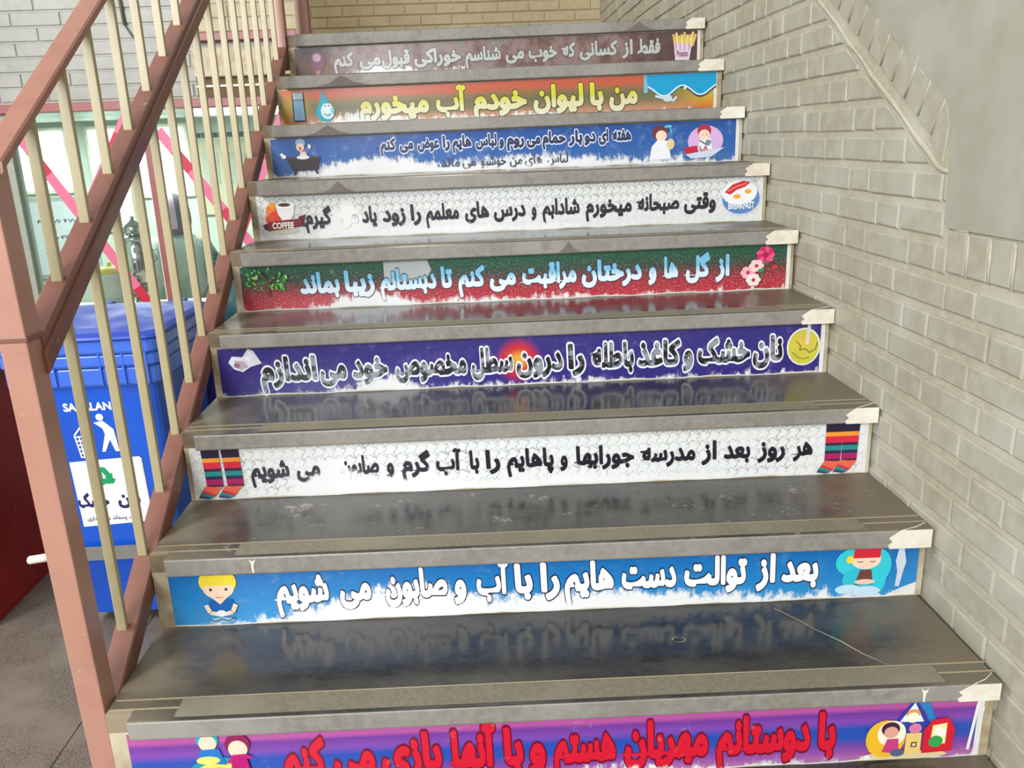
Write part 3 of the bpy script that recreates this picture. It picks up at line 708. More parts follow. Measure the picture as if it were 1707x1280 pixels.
#        fill builder, outline builder, baseline v, ascender v, outline width, pen
TXT = {1: (const((212, 26, 50)), const((116, 14, 44)), 0.27, 0.46, 0.04, 0.050), 2: (const((240, 240, 240)), const((30, 34, 62)), 0.40, 0.43, 0.03, 0.048),
       3: (const((34, 30, 42)), None, 0.40, 0.29, 0, 0.042), 4: (blotch((26, 26, 34), (150, 152, 160), 5), const((238, 238, 242)), 0.31, 0.40, 0.05, 0.045),
       5: (gradv((0, (242, 242, 242)), (0.45, (214, 230, 238)), (0.6, (120, 186, 214)), (1, (120, 186, 214))), const((36, 50, 78)), 0.38, 0.37, 0.028, 0.05),
       6: (const((42, 42, 50)), None, 0.34, 0.30, 0, 0.042), 7: (const((44, 50, 88)), const((232, 236, 244)), 0.61, 0.235, 0.06, 0.052),
       70: (const((70, 74, 92)), None, 0.13, 0.20, 0, 0.028), 8: (gradv((0, (226, 222, 196)), (0.38, (220, 214, 160)), (0.55, (206, 202, 44)), (1, (220, 214, 40))), const((70, 66, 40)), 0.28, 0.48, 0.03, 0.048),
       9: (const((184, 186, 180)), const((60, 48, 44)), 0.42, 0.34, 0.03, 0.042)}
WORDS = {
 9:[("فقط",1.2894,1.3767),("از",1.2301,1.2707),("کسانی",1.0619,1.2116),("که",0.9976,1.0504),("خوب",0.8713,0.9815),("می",0.7842,0.8553),("شناسم",0.631,0.7659),("خوراکی",0.4362,0.6143),("قبول",0.3142,0.4212),("می",0.2302,0.3097),("کنم",0.1327,0.2075)],
 8:[("من",1.1392,1.2407),("با",1.069,1.1185),("لیوان",0.8672,1.0464),("خودم",0.6534,0.8437),("آب",0.5212,0.6278),("میخورم",0.2493,0.4957)],
 7:[("هفته",1.106,1.1708),("ای",1.0629,1.0949),("دو",1.015,1.0529),("بار",0.9632,1.0091),("حمام",0.8757,0.9533),("می",0.824,0.8697),("روم",0.7576,0.8161),("و",0.7328,0.7486),("لباس",0.6555,0.7249),("هایم",0.5784,0.6417),("را",0.5468,0.5705),("عوض",0.462,0.535),("می",0.4049,0.4502),("کنم",0.3419,0.3923),(".",0.3262,0.3341)],
 70:[("لباس",0.8897,0.9599),("های",0.8156,0.8737),("من",0.7656,0.8076),("خوشبو",0.6658,0.7537),("می",0.608,0.6538),("ماند",0.5383,0.6),(".",0.5264,0.5324)],
 6:[("وقتی",1.288,1.387),("صبحانه",1.141,1.2731),("میخورم",0.9833,1.1261),("شادابم",0.8466,0.9648),("و",0.817,0.8318),("درس",0.701,0.7986),("های",0.6128,0.6863),("معلمم",0.4936,0.5944),("را",0.447,0.479),("زود",0.3615,0.4314),("یاد",0.2993,0.3438),("می",0.229,0.2873),("گیرم",0.1229,0.2063)],
 5:[("از",1.3199,1.3594),("گل",1.2292,1.3032),("ها",1.1674,1.2121),("و",1.128,1.1503),("درختان",0.9376,1.1085),("مراقبت",0.7648,0.9229),("می",0.6775,0.7512),("کنم",0.5888,0.664),("تا",0.541,0.5727),("دبستانم",0.3665,0.5274),("زیبا",0.271,0.3548),("بماند",0.1473,0.2576)],
 4:[("نان",1.3469,1.4239),("خشک",1.2029,1.3391),("و",1.1649,1.1905),("کاغذ",1.0471,1.1571),("باطله",0.9245,1.037),("را",0.8666,0.9098),("درون",0.7345,0.8533),("سطل",0.6145,0.7252),("مخصوص",0.4212,0.6068),("خود",0.3163,0.4047),("می",0.2338,0.3007),("اندازم",0.0842,0.2259)],
 3:[("هر",1.3563,1.4062),("روز",1.2771,1.3412),("بعد",1.1976,1.2595),("از",1.1456,1.1807),("مدرسه",1.0028,1.1313),("جورابها",0.849,0.9885),("و",0.8171,0.8341),("پاهایم",0.6939,0.8021),("را",0.645,0.6786),("با",0.6081,0.6302),("آب",0.5308,0.5887),("گرم",0.4481,0.5183),("و",0.4172,0.4343),("صابون",0.3108,0.4),("می",0.2122,0.2656),("شویم",0.1044,0.1958)],
 2:[("بعد",1.2458,1.3222),("از",1.1928,1.2327),("توالت",1.0436,1.1729),("دست",0.9144,1.0272),("هایم",0.7967,0.8982),("را",0.7472,0.7868),("با",0.6941,0.7312),("آب",0.6165,0.6818),("و",0.5704,0.595),("صابون",0.4255,0.5569),("می",0.3368,0.401),("شویم",0.2038,0.3148)],
 1:[("با",1.2257,1.258),("دوستانم",1.0371,1.2115),("مهربان",0.8695,1.0256),("هستم",0.7428,0.8581),("و",0.7021,0.7313),("با",0.6567,0.6913),("آنها",0.5581,0.6422),("بازی",0.4372,0.5446),("می",0.3514,0.4254),("کنم",0.2616,0.3375)],
}
EDGE = {1: (-0.005, 1.526), 2: (-0.004, 1.530), 3: (-0.024, 1.535), 4: (-0.018, 1.533), 5: (-0.014, 1.534), 6: (-0.014, 1.533), 7: (-0.014, 1.532), 8: (-0.02, 1.526), 9: (-0.012, 1.530)}
SH = 0.13
class Flat:
    """a thin printed layer on riser i: polygons in (x, v) with uv"""
    def __init__(s, i): s.i = i; s.v = []; s.f = []; s.uv = []; s.mi = []; s.mats = []
    def poly(s, pts, m_, layer):
        if m_ not in s.mats: s.mats.append(m_)
        k = len(s.v)
        for x, v in pts: s.v.append(SP(s.i, x, v, 0.0012 + 0.00022 * layer)); s.uv.append((x / SH, v))
        s.f.append(list(range(k, k + len(pts)))); s.mi.append(s.mats.index(m_))
    def build(s, name, parent):
        me = bpy.data.meshes.new(name); me.from_pydata(s.v, [], s.f)
        for m_ in s.mats: me.materials.append(m_)
        me.polygons.foreach_set('material_index', s.mi)
        ul = me.uv_layers.new(name='print'); flat_ = []
        for p in me.polygons:
            for vi in p.vertices: flat_ += s.uv[vi]
            if p.normal.y > 0: pass
        ul.data.foreach_set('uv', flat_)
        bm = bmesh.new(); bm.from_mesh(me)
        for f in bm.faces:
            if f.normal.y > 0: f.normal_flip()
        bm.to_mesh(me); bm.free()
        return link(name, me, parent)
LAB = {1: ('purple and blue striped sticker with red lettering on the lowest riser in view', 'riser sticker'),
       2: ('bright blue sticker with white lettering and a blond boy washing hands', 'riser sticker'),
       3: ('white jigsaw patterned sticker with two pairs of striped socks', 'riser sticker'),
       4: ('dark blue violet sticker with a red glow and crumpled paper', 'riser sticker'),
       5: ('green and red speckled sticker with a tree and pink flowers', 'riser sticker'),
       6: ('white jigsaw patterned sticker with a coffee cup and a breakfast plate', 'riser sticker'),
       7: ('blue and white sticker with two lines of text and a bath tub', 'riser sticker'),
       8: ('orange and olive sticker with yellow lettering, water glass and blue wave', 'riser sticker'),
       9: ('brown sticker with grey lettering on the topmost riser under the landing', 'riser sticker')}
STICK = {}
def layer_word(F_, w, x0, x1, vb, asc, pen, extra, m_, layer, slant=0.0):
    shp = shape(w) if any(c in ISO for c in w) else w
    inner = thick(shp, pen)
    xs = [p[0] for q in inner for p in q]; a, b = min(xs), max(xs)
    polys = thick(shp, pen + extra) if extra else inner
    sv = asc * 1.13 / 0.74
    for q in polys:
        if len(q) < 3: continue
        F_.poly([(x0 + (p[0] - a) / (b - a) * (x1 - x0), vb + p[1] * sv) for p in q], m_, layer)
for i in range(1, 10):
    root = empty('riser_sticker', SP(i, 0.7, 0.0, 0.001)); STICK[i] = root
    setp(root, LAB[i][0], 'sticker', 'health message stickers on the stair risers')
    x0, x1 = EDGE[i]; F_ = Flat(i); mt = print_mat(i, 'background', BG[i]); K = 48
    wm = flat((228, 226, 220), 0.4)
    lo = [0.03 + 0.012 * math.sin(k * 0.9 + i) + (0.006 * math.sin(k * 3.1)) for k in range(K + 1)]
    hi = [0.985 - 0.01 * abs(math.sin(k * 0.5 + i * 2)) for k in range(K + 1)]
    for k in range(K):
        xa, xb = x0 + (x1 - x0) * k / K, x0 + (x1 - x0) * (k + 1) / K
        F_.poly([(xa, lo[k] - 0.022), (xb, lo[k + 1] - 0.022), (xb, hi[k + 1] + 0.008), (xa, hi[k] + 0.008)], wm, -3)
        if i == 2 and k >= K - 3:     # torn off lower corner
            c0, c1 = [(0.03, 0.03), (0.03, 0.16), (0.16, 0.26)][k - K + 3]; F_.poly([(xa, max(lo[k], c0)), (xb, c1), (xb, hi[k + 1]), (xa, hi[k])], mt, 0); continue
        F_.poly([(xa, lo[k]), (xb if k < K - 1 else xb - 0.011, lo[k + 1]), (xb if k < K - 1 else xb - 0.011, hi[k + 1]), (xa, hi[k])], mt, 0)
    if i == 5: F_.poly([(0.383, 0.5), (0.50, 0.56), (0.515, 0.75), (0.505, 0.97), (0.383, 0.97)], flat((176, 180, 176), 0.35), 1)
    F_.build('backing', root)
    for key in ([7, 70] if i == 7 else [i]):
        fb, ob, vb, asc, ow, pen = TXT[key]
        fm = print_mat(i, 'letter_%d' % key, fb, True, 0.3 if key == 70 else 0.55 if ob else 0.72); om = print_mat(i, 'outline_%d' % key, ob, True, 0.42) if ob else None
        for w, xa, xb in WORDS[key]:
            F_ = Flat(i); v_ = vb
            if w == '.': F_.poly([(xa, vb), (xb, vb), (xb, vb + 0.06), (xa, vb + 0.06)], fm, 6)
            else:
                if om: layer_word(F_, w, xa, xb, v_, asc, pen, ow, om, 4)
                layer_word(F_, w, xa, xb, v_, asc, pen, 0, fm, 6)
            F_.build('word', root)

# ---- printed pictures, in sticker units (1 = sticker height) round a centre
class Pic:
    def __init__(s, i, x, v, sc=1.0): s.i = i; s.x = x; s.c = v; s.k = sc; s.F = Flat(i); s.l = 8
    def poly(s, pts, c, dl=1):
        s.l += dl; P = [(s.x + px * s.k * SH, min(0.975, max(0.03, s.c + py * s.k))) for px, py in pts]; s.F.poly(P, flat(c, 0.4), s.l); return s
    def ell(s, cx, cy, rx, ry, c, n=20, a0=0, a1=360, rot=0):
        r = math.radians(rot); pts = []
        for k in range(n + (0 if a1 - a0 == 360 else 1)):
            a = math.radians(a0 + (a1 - a0) * k / n); px, py = rx * math.cos(a), ry * math.sin(a)
            pts.append((cx + px * math.cos(r) - py * math.sin(r), cy + px * math.sin(r) + py * math.cos(r)))
        return s.poly(pts, c)
    def ring(s, cx, cy, r0, r1, c, a0=0, a1=180, n=16):
        s.l += 1
        for k in range(n):
            a, b = math.radians(a0 + (a1 - a0) * k / n), math.radians(a0 + (a1 - a0) * (k + 1) / n)
            s.poly([(cx + r0 * math.cos(a), cy + r0 * math.sin(a)), (cx + r1 * math.cos(a), cy + r1 * math.sin(a)), (cx + r1 * math.cos(b), cy + r1 * math.sin(b)), (cx + r0 * math.cos(b), cy + r0 * math.sin(b))], c, 0)
        return s
    def line(s, pts, w, c):
        s.l += 1
        for a, b in zip(pts, pts[1:]):
            dx, dy = b[0] - a[0], b[1] - a[1]; L = math.hypot(dx, dy) or 1; nx, ny = -dy / L * w / 2, dx / L * w / 2
            s.poly([(a[0] + nx, a[1] + ny), (b[0] + nx, b[1] + ny), (b[0] - nx, b[1] - ny), (a[0] - nx, a[1] - ny)], c, 0)
        return s
    def text(s, t, x0, x1, y, asc, c, pen=0.02):
        s.l += 1; layer_word(s.F, t, s.x + x0 * s.k * SH, s.x + x1 * s.k * SH, s.c + y * s.k, asc * s.k, pen, 0, flat(c, 0.4), s.l); return s
    def done(s, label): return setp(s.F.build('picture', STICK[s.i]), label)
SKIN = (244, 214, 186); NAVY = (36, 42, 84)
# lowest: two children and a rainbow; building blocks with children
p = Pic(1, 0.132, 0.45)
for r, c in ((0.56, (40, 150, 170)), (0.48, (240, 222, 90)), (0.40, (240, 150, 50)), (0.32, (222, 50, 60))): p.ring(0.12, -0.42, r - 0.09, r, c, 10, 175)
p.ell(0.02, 0.40, 0.15, 0.14, (36, 170, 190)).ell(0.02, 0.35, 0.12, 0.12, SKIN).poly([(-0.16, 0.08), (0.24, 0.02), (0.16, 0.27), (-0.08, 0.26)], (36, 120, 196)).ell(0.0, 0.10, 0.16, 0.06, (250, 226, 120))
p.ell(0.42, 0.32, 0.17, 0.16, (140, 30, 84)).ell(0.42, 0.25, 0.13, 0.13, SKIN).poly([(0.24, 0.04), (0.62, 0.12), (0.52, 0.18), (0.34, 0.17)], (196, 32, 120)).poly([(0.28, -0.16), (0.58, -0.18), (0.52, 0.14), (0.33, 0.14)], (186, 26, 112))
p.ell(0.50, -0.32, 0.17, 0.12, (60, 168, 208)).ell(0.45, -0.30, 0.018, 0.018, NAVY).ell(0.55, -0.30, 0.018, 0.018, NAVY)
p.done('two children over a rainbow')
p = Pic(1, 1.388, 0.46)
p.ell(-0.02, -0.38, 0.62, 0.07, (226, 206, 160)).poly([(-0.20, 0.12), (0.30, 0.10), (0.08, 0.52)], (40, 62, 160)).poly([(0.10, 0.50), (0.32, 0.12), (0.40, 0.14), (0.24, 0.50)], (34, 130, 196)).poly([(-0.12, 0.15), (0.22, 0.14), (0.07, 0.44)], (232, 240, 250)).ell(0.06, 0.26, 0.10, 0.08, (236, 150, 84)).ell(0.06, 0.21, 0.09, 0.08, (250, 236, 214))
p.ell(-0.30, -0.10, 0.28, 0.29, (238, 186, 44)).ell(-0.22, -0.02, 0.20, 0.20, (248, 238, 214)).ell(-0.24, 0.05, 0.13, 0.11, (66, 34, 60)).ell(-0.23, 0.0, 0.10, 0.09, (222, 160, 146)).poly([(-0.34, -0.30), (-0.10, -0.34), (-0.12, -0.10), (-0.28, -0.10)], (202, 64, 130)).ell(-0.12, -0.32, 0.10, 0.06, (86, 96, 130))
p.poly([(-0.02, -0.34), (0.20, -0.34), (0.20, -0.02), (-0.02, -0.02)], (236, 202, 116)).ell(0.10, 0.05, 0.09, 0.08, (216, 120, 160)).poly([(0.06, -0.24), (0.14, -0.24), (0.14, -0.16), (0.06, -0.16)], (110, 70, 60)).poly([(0.08, -0.22), (0.12, -0.22), (0.12, -0.18), (0.08, -0.18)], (240, 226, 190))
p.poly([(0.22, -0.34), (0.64, -0.32), (0.66, 0.02), (0.56, 0.20), (0.34, 0.18), (0.22, 0.02)], (212, 28, 52)).poly([(0.32, -0.22), (0.54, -0.20), (0.54, 0.12), (0.34, 0.09)], (246, 232, 150)).ell(0.45, -0.02, 0.09, 0.08, (240, 240, 226)).ell(0.40, -0.16, 0.10, 0.09, (52, 160, 78)).ell(-0.55, -0.36, 0.05, 0.04, WHITE)
p.done('children playing with a triangle, circle and square')
p = Pic(1, 1.506, 0.5); p.line([(-0.02, -0.38), (0.02, 0.0), (0.05, 0.3), (0.08, 0.44)], 0.045, WHITE).line([(0.10, -0.36), (0.12, -0.1), (0.11, 0.1), (0.14, 0.28)], 0.03, WHITE); p.done('white scrape')
# blue: blond boy, girl at prayer-like pose in a cyan cloud
p = Pic(2, 0.094, 0.50)
p.poly([(-0.22, -0.26), (0.24, -0.26), (0.20, -0.02), (-0.16, -0.02)], (22, 96, 172)).ell(0.0, 0.30, 0.29, 0.25, (240, 216, 60)).ell(0.0, 0.18, 0.24, 0.18, SKIN).poly([(-0.24, 0.14), (0.24, 0.14), (0.0, -0.10)], SKIN).poly([(-0.27, 0.24), (0.27, 0.24), (0.24, 0.38), (0.0, 0.46), (-0.24, 0.38)], (240, 216, 60))
p.ell(-0.12, 0.17, 0.022, 0.026, (60, 60, 70)).ell(0.12, 0.17, 0.022, 0.026, (60, 60, 70)).line([(-0.06, 0.04), (0, 0.02), (0.06, 0.04)], 0.014, (190, 120, 100))
p.line([(-0.22, -0.10), (-0.17, -0.24), (-0.04, -0.28)], 0.07, SKIN).line([(0.24, -0.10), (0.18, -0.24), (0.04, -0.28)], 0.07, SKIN).ell(0.0, -0.26, 0.08, 0.06, WHITE).ell(0.0, -0.38, 0.2, 0.05, (150, 190, 214)).line([(-0.2, -0.36), (-0.1, -0.40), (0, -0.36), (0.1, -0.40), (0.2, -0.35)], 0.02, (50, 80, 110))
p.done('blond boy washing his hands')
p = Pic(2, 1.4165, 0.52)
p.ell(-0.10, 0.16, 0.36, 0.28, (54, 200, 214)).ell(0.18, 0.08, 0.26, 0.34, (54, 200, 214)).ell(0.20, -0.18, 0.17, 0.28, (54, 200, 214)).ell(-0.12, -0.16, 0.22, 0.2, (50, 190, 210)).ell(-0.24, -0.34, 0.2, 0.09, (190, 226, 240)).ell(0.05, -0.38, 0.24, 0.09, (196, 222, 238))
p.poly([(-0.14, -0.26), (0.16, -0.26), (0.12, 0.02), (-0.06, 0.02)], (110, 66, 56)).ell(0.02, 0.22, 0.24, 0.19, SKIN).poly([(-0.20, 0.24), (0.24, 0.24), (0.25, 0.42), (0.0, 0.45), (-0.17, 0.40)], (214, 34, 56)).ell(-0.24, 0.22, 0.06, 0.07, (244, 214, 70)).line([(-0.12, 0.18), (-0.07, 0.165), (-0.03, 0.18)], 0.014, (120, 60, 60)).line([(0.08, 0.18), (0.12, 0.165), (0.17, 0.18)], 0.014, (120, 60, 60)).ell(0.02, -0.20, 0.17, 0.05, (230, 200, 180))
p.done('child with red hair in a turquoise cloud')
p = Pic(2, 1.491, 0.5); p.poly([(-0.05, -0.30), (0.02, -0.30), (0.06, -0.05), (0.10, 0.15), (0.05, 0.42), (-0.03, 0.44), (-0.07, 0.18), (-0.03, -0.02)], (206, 212, 224)); p.done('white scrape')
# socks
def sock(x, flip, tilt=0.0):
    p = Pic(3, x, 0.5); bands = [(0.46, 0.30, (38, 26, 54)), (0.30, 0.22, (240, 150, 54)), (0.22, 0.10, (214, 40, 66)), (0.10, 0.05, (60, 30, 70)), (0.05, -0.04, (34, 140, 134)), (-0.04, -0.10, (48, 40, 76)), (-0.10, -0.20, (170, 32, 96)), (-0.20, -0.24, (90, 30, 70))]
    for a, b, c in bands:
        w = lambda t: 0.155 - 0.02 * (0.46 - t)
        sh = lambda t: flip * 0.06 * (0.46 - t)
        p.poly([(-w(b) + sh(b), b), (w(b) + sh(b), b), (w(a) + sh(a), a), (-w(a) + sh(a), a)], c)
    p.poly([(-0.12 + flip * 0.03, -0.24), (0.14 + flip * 0.03, -0.24), (0.12 - 0.02, -0.30), (-0.14, -0.28)], (236, 120, 70))
    fx = -1
    p.poly([(-0.14, -0.22), (0.12, -0.26), (0.02, -0.40), (-0.20, -0.30)], (232, 100, 74)).poly([(-0.20, -0.30), (0.03, -0.39), (-0.02, -0.43), (-0.24, -0.36)], (206, 52, 70)).poly([(-0.23, -0.34), (-0.01, -0.42), (-0.06, -0.455), (-0.27, -0.40)], (34, 140, 134)).poly([(-0.26, -0.39), (-0.05, -0.45), (-0.12, -0.475), (-0.29, -0.44)], (66, 70, 108))
    p.done('multicoloured striped sock')
for x, f in ((0.022, 0.6), (0.067, 0.9), (1.4545, -0.3), (1.4935, -0.3)): sock(x, f)
# paper and bread
p = Pic(4, 0.046, 0.72)
p.poly([(-0.30, -0.02), (-0.22, 0.10), (-0.02, 0.08), (0.10, 0.24), (0.20, 0.20), (0.34, -0.06), (0.12, -0.12), (-0.04, -0.22), (-0.20, -0.16)], (226, 226, 236)).poly([(-0.18, 0.02), (0.0, 0.0), (0.08, -0.12), (-0.08, -0.18), (-0.18, -0.1)], (188, 170, 186)).poly([(0.02, 0.06), (0.12, 0.20), (0.2, 0.1), (0.1, -0.02)], (244, 244, 250)).ell(-0.14, -0.08, 0.06, 0.05, (150, 110, 130)); p.done('crumpled white paper')
p = Pic(4, 1.478, 0.53)
p.ell(0, 0, 0.34, 0.37, WHITE).ell(0, 0, 0.31, 0.34, (206, 196, 72)).poly([(-0.16, 0.14), (0.02, 0.24), (0.2, 0.18), (0.14, 0.02), (-0.06, 0.0)], (222, 188, 76)).line([(-0.16, 0.12), (-0.06, 0.02), (-0.08, -0.06), (0.04, -0.04), (0.12, -0.12), (0.24, -0.06), (0.27, 0.08)], 0.018, (120, 88, 34)).line([(-0.22, -0.1), (-0.12, -0.2), (0.02, -0.24), (0.12, -0.2)], 0.018, (150, 130, 50)).poly([(0.02, 0.05), (0.10, 0.05), (0.12, 0.42), (0.06, 0.45)], (214, 214, 200)); p.done('round yellow bread')
# tree and flowers
p = Pic(5, 0.058, 0.66); random.seed(3)
for k in range(46):
    a = random.uniform(0, 6.28); r = math.sqrt(random.random()); x, y = 0.46 * r * math.cos(a), 0.30 * r * math.sin(a) + 0.01
    p.ell(x, y, random.uniform(0.03, 0.06), random.uniform(0.015, 0.03), random.choice([(46, 168, 66), (90, 190, 70), (60, 150, 60), (150, 196, 90)]), 7, rot=random.uniform(0, 180))
p.line([(0.02, -0.32), (0.03, -0.1), (0.0, 0.05), (-0.12, 0.18)], 0.05, (86, 62, 44)).line([(0.03, -0.1), (0.14, 0.08), (0.2, 0.16)], 0.03, (86, 62, 44)); p.done('green leafy tree')
p = Pic(5, 1.440, 0.56)
for k in range(9): a = k * 0.7; p.ell(0.16 + 0.12 * math.cos(a), 0.20 + 0.11 * math.sin(a), 0.09, 0.07, (216, 40, 100) if k % 2 else (232, 86, 134), 10, rot=k * 40)
p.ell(0.16, 0.20, 0.07, 0.06, (170, 24, 70)).line([(0.18, 0.1), (0.08, -0.1), (0.1, -0.3)], 0.04, (48, 130, 70))
for cx, cy, c in ((-0.22, -0.16, (240, 176, 190)), (-0.04, -0.02, (244, 206, 208)), (-0.10, -0.32, (240, 226, 220))):
    for k in range(6): a = k * 1.05; p.ell(cx + 0.09 * math.cos(a), cy + 0.08 * math.sin(a), 0.08, 0.06, c, 10)
    p.ell(cx, cy, 0.04, 0.04, (200, 40, 60))
p.ell(0.06, -0.12, 0.07, 0.04, (50, 140, 80)).ell(0.36, -0.06, 0.07, 0.05, (200, 60, 70)); p.done('pink and white flowers')
# coffee cup, breakfast plate
p = Pic(6, 0.056, 0.56)
p.ell(0.02, -0.34, 0.36, 0.08, (206, 196, 178)).ell(-0.22, 0.10, 0.12, 0.14, (232, 120, 40)).ell(-0.12, -0.02, 0.14, 0.12, (214, 60, 40)).ell(-0.26, -0.08, 0.11, 0.1, (226, 84, 44)).ell(-0.16, 0.22, 0.08, 0.07, (238, 150, 54))
p.poly([(-0.10, 0.22), (0.34, 0.22), (0.30, 0.02), (0.22, -0.10), (0.02, -0.10), (-0.06, 0.02)], (236, 232, 228)).ell(0.12, 0.22, 0.22, 0.07, (246, 244, 240)).ell(0.10, 0.23, 0.14, 0.04, (74, 40, 34)).poly([(-0.44, -0.20), (-0.30, -0.16), (-0.30, -0.34), (-0.40, -0.30)], (84, 24, 34)).poly([(0.40, -0.04), (0.58, 0.0), (0.52, -0.16), (0.56, -0.28), (0.40, -0.24)], (96, 26, 36)).poly([(-0.32, -0.14), (0.44, -0.08), (0.44, -0.26), (-0.32, -0.34)], (128, 36, 44))
p.text('COFFEE', -0.22, 0.28, -0.285, 0.12, (240, 236, 230), 0.03).done('coffee cup with orange flowers and a brown ribbon')
p = Pic(6, 1.462, 0.56)
p.ell(0.02, -0.02, 0.48, 0.40, (206, 216, 226)).ell(0.02, -0.05, 0.45, 0.34, (92, 134, 186)).ell(-0.02, 0.08, 0.42, 0.27, (238, 238, 240)).poly([(-0.38, 0.10), (-0.2, 0.26), (0.06, 0.34), (0.24, 0.30), (0.1, 0.20), (-0.1, 0.14), (-0.24, 0.04)], (206, 44, 52)).line([(-0.3, 0.12), (-0.1, 0.22), (0.14, 0.28)], 0.03, (236, 130, 120)).ell(-0.08, 0.0, 0.09, 0.05, (236, 170, 56)).ell(0.18, 0.10, 0.08, 0.05, (236, 170, 56))
p.text('BREAKFAST', -0.28, 0.34, -0.27, 0.13, (238, 240, 244), 0.03).done('breakfast plate with bacon and eggs')
# bath tub, washing children
p = Pic(7, 0.085, 0.50)
p.ell(-0.02, 0.36, 0.12, 0.10, (150, 190, 214)).ell(-0.03, 0.25, 0.10, 0.10, SKIN).ell(-0.03, 0.22, 0.035, 0.04, (208, 90, 90)).poly([(-0.08, -0.02), (0.14, -0.02), (0.10, 0.14), (-0.03, 0.15)], SKIN).ell(0.20, 0.26, 0.04, 0.06, (230, 226, 220)).poly([(-0.40, -0.02), (0.46, 0.0), (0.36, -0.32), (-0.26, -0.34)], (58, 46, 52)).ell(0.02, -0.01, 0.44, 0.035, (84, 66, 70)).poly([(-0.22, -0.30), (-0.16, -0.30), (-0.20, -0.44), (-0.26, -0.44)], (58, 46, 52)).poly([(0.26, -0.30), (0.33, -0.30), (0.38, -0.42), (0.32, -0.42)], (58, 46, 52)).ell(0.02, 0.0, 0.16, 0.05, (240, 240, 244))
p.ell(-0.46, 0.03, 0.06, 0.05, (236, 240, 244)).ell(-0.50, 0.08, 0.04, 0.04, (236, 240, 244)).poly([(-0.54, 0.08), (-0.58, 0.06), (-0.54, 0.05)], (230, 150, 60)); p.done('child bathing in a dark tub')
p = Pic(7, 1.266, 0.52)
p.ell(0.0, 0.22, 0.20, 0.17, (110, 50, 60)).ell(0.04, 0.14, 0.14, 0.13, SKIN).poly([(-0.26, -0.42), (0.30, -0.42), (0.22, 0.02), (-0.06, 0.04), (-0.20, -0.1)], (238, 240, 244)).ell(0.28, -0.06, 0.10, 0.13, (232, 206, 160)).line([(0.12, 0.34), (0.26, 0.34), (0.30, 0.2)], 0.03, (90, 200, 214)).ell(0.22, 0.36, 0.1, 0.03, (90, 200, 214)); p.done('child wrapped in a white towel')
p = Pic(7, 1.412, 0.52)
p.ell(0.06, -0.02, 0.46, 0.36, (214, 176, 220)).poly([(-0.14, -0.22), (0.24, -0.22), (0.2, 0.04), (-0.08, 0.06)], (236, 236, 240)).ell(0.02, 0.22, 0.18, 0.15, (176, 44, 66)).ell(0.02, 0.13, 0.14, 0.12, SKIN).line([(-0.04, 0.13), (0.0, 0.12)], 0.014, (90, 60, 60)).line([(0.06, 0.13), (0.1, 0.12)], 0.014, (90, 60, 60)).line([(-0.1, 0.0), (0.1, -0.12), (0.2, -0.02)], 0.03, (90, 96, 110)).ell(0.12, -0.06, 0.07, 0.07, (120, 140, 150)).poly([(-0.50, -0.16), (-0.16, -0.12), (-0.12, -0.30), (-0.42, -0.36)], (196, 36, 60)).line([(-0.1, -0.14), (-0.02, -0.3), (0.06, -0.14), (0.12, -0.3)], 0.03, (206, 60, 80)).poly([(-0.46, -0.32), (0.56, -0.18), (0.2, -0.4), (-0.3, -0.42)], (206, 214, 232)); p.done('child washing clothes in a red basin')
# glass and drop, wave
p = Pic(8, 0.036, 0.50)
p.poly([(-0.16, -0.38), (0.18, -0.38), (0.17, 0.40), (-0.15, 0.40)], (40, 48, 70)).poly([(-0.13, -0.33), (0.15, -0.33), (0.14, 0.20), (-0.12, 0.20)], (132, 176, 206)).poly([(-0.12, 0.22), (0.14, 0.22), (0.15, 0.40), (-0.13, 0.40)], (176, 200, 214)); p.done('glass of water')
p = Pic(8, 0.129, 0.48)
p.poly([(-0.20, -0.02), (-0.10, 0.22), (-0.02, 0.48), (0.08, 0.22), (0.2, -0.02)], (28, 170, 196)).ell(0.0, -0.12, 0.24, 0.26, (28, 170, 196)).ell(0.06, -0.10, 0.18, 0.21, (218, 234, 238)).ell(0.0, 0.06, 0.05, 0.05, WHITE).ell(0.12, 0.06, 0.05, 0.05, WHITE).ell(0.01, 0.05, 0.02, 0.02, NAVY).ell(0.11, 0.05, 0.02, 0.02, NAVY).line([(-0.04, -0.16), (0.06, -0.22), (0.14, -0.16)], 0.03, (40, 150, 180)).ell(0.2, -0.08, 0.05, 0.08, (120, 200, 214)); p.done('smiling water drop')
p = Pic(8, 1.395, 0.52)
N_ = 24; top = [(-1.02 + 2.0 * k / N_, 0.45) for k in range(N_ + 1)]
low = [(x, -0.02 + 0.13 * math.cos((x - 0.05) * 6.2)) for x, _ in top]
for k in range(N_): p.poly([low[k], low[k + 1], (top[k + 1][0], top[k + 1][1]), (top[k][0], top[k][1])], (10, 158, 206), 0)
p.line([(x, y) for x, y in low if x > -0.05], 0.05, (50, 60, 90)).line([(x, y + 0.04) for x, y in low], 0.035, (226, 240, 246)).line([(-0.7, -0.1), (-0.5, -0.16), (-0.3, -0.1), (-0.22, -0.26), (-0.1, -0.14)], 0.06, (206, 224, 230)).poly([(-1.02, 0.45), (-1.02, -0.02), (-0.9, 0.0), (-0.94, 0.45)], (120, 186, 206)).ell(0.12, 0.08, 0.04, 0.04, WHITE).ell(-0.36, -0.20, 0.12, 0.06, (196, 216, 224)); p.done('blue water wave')
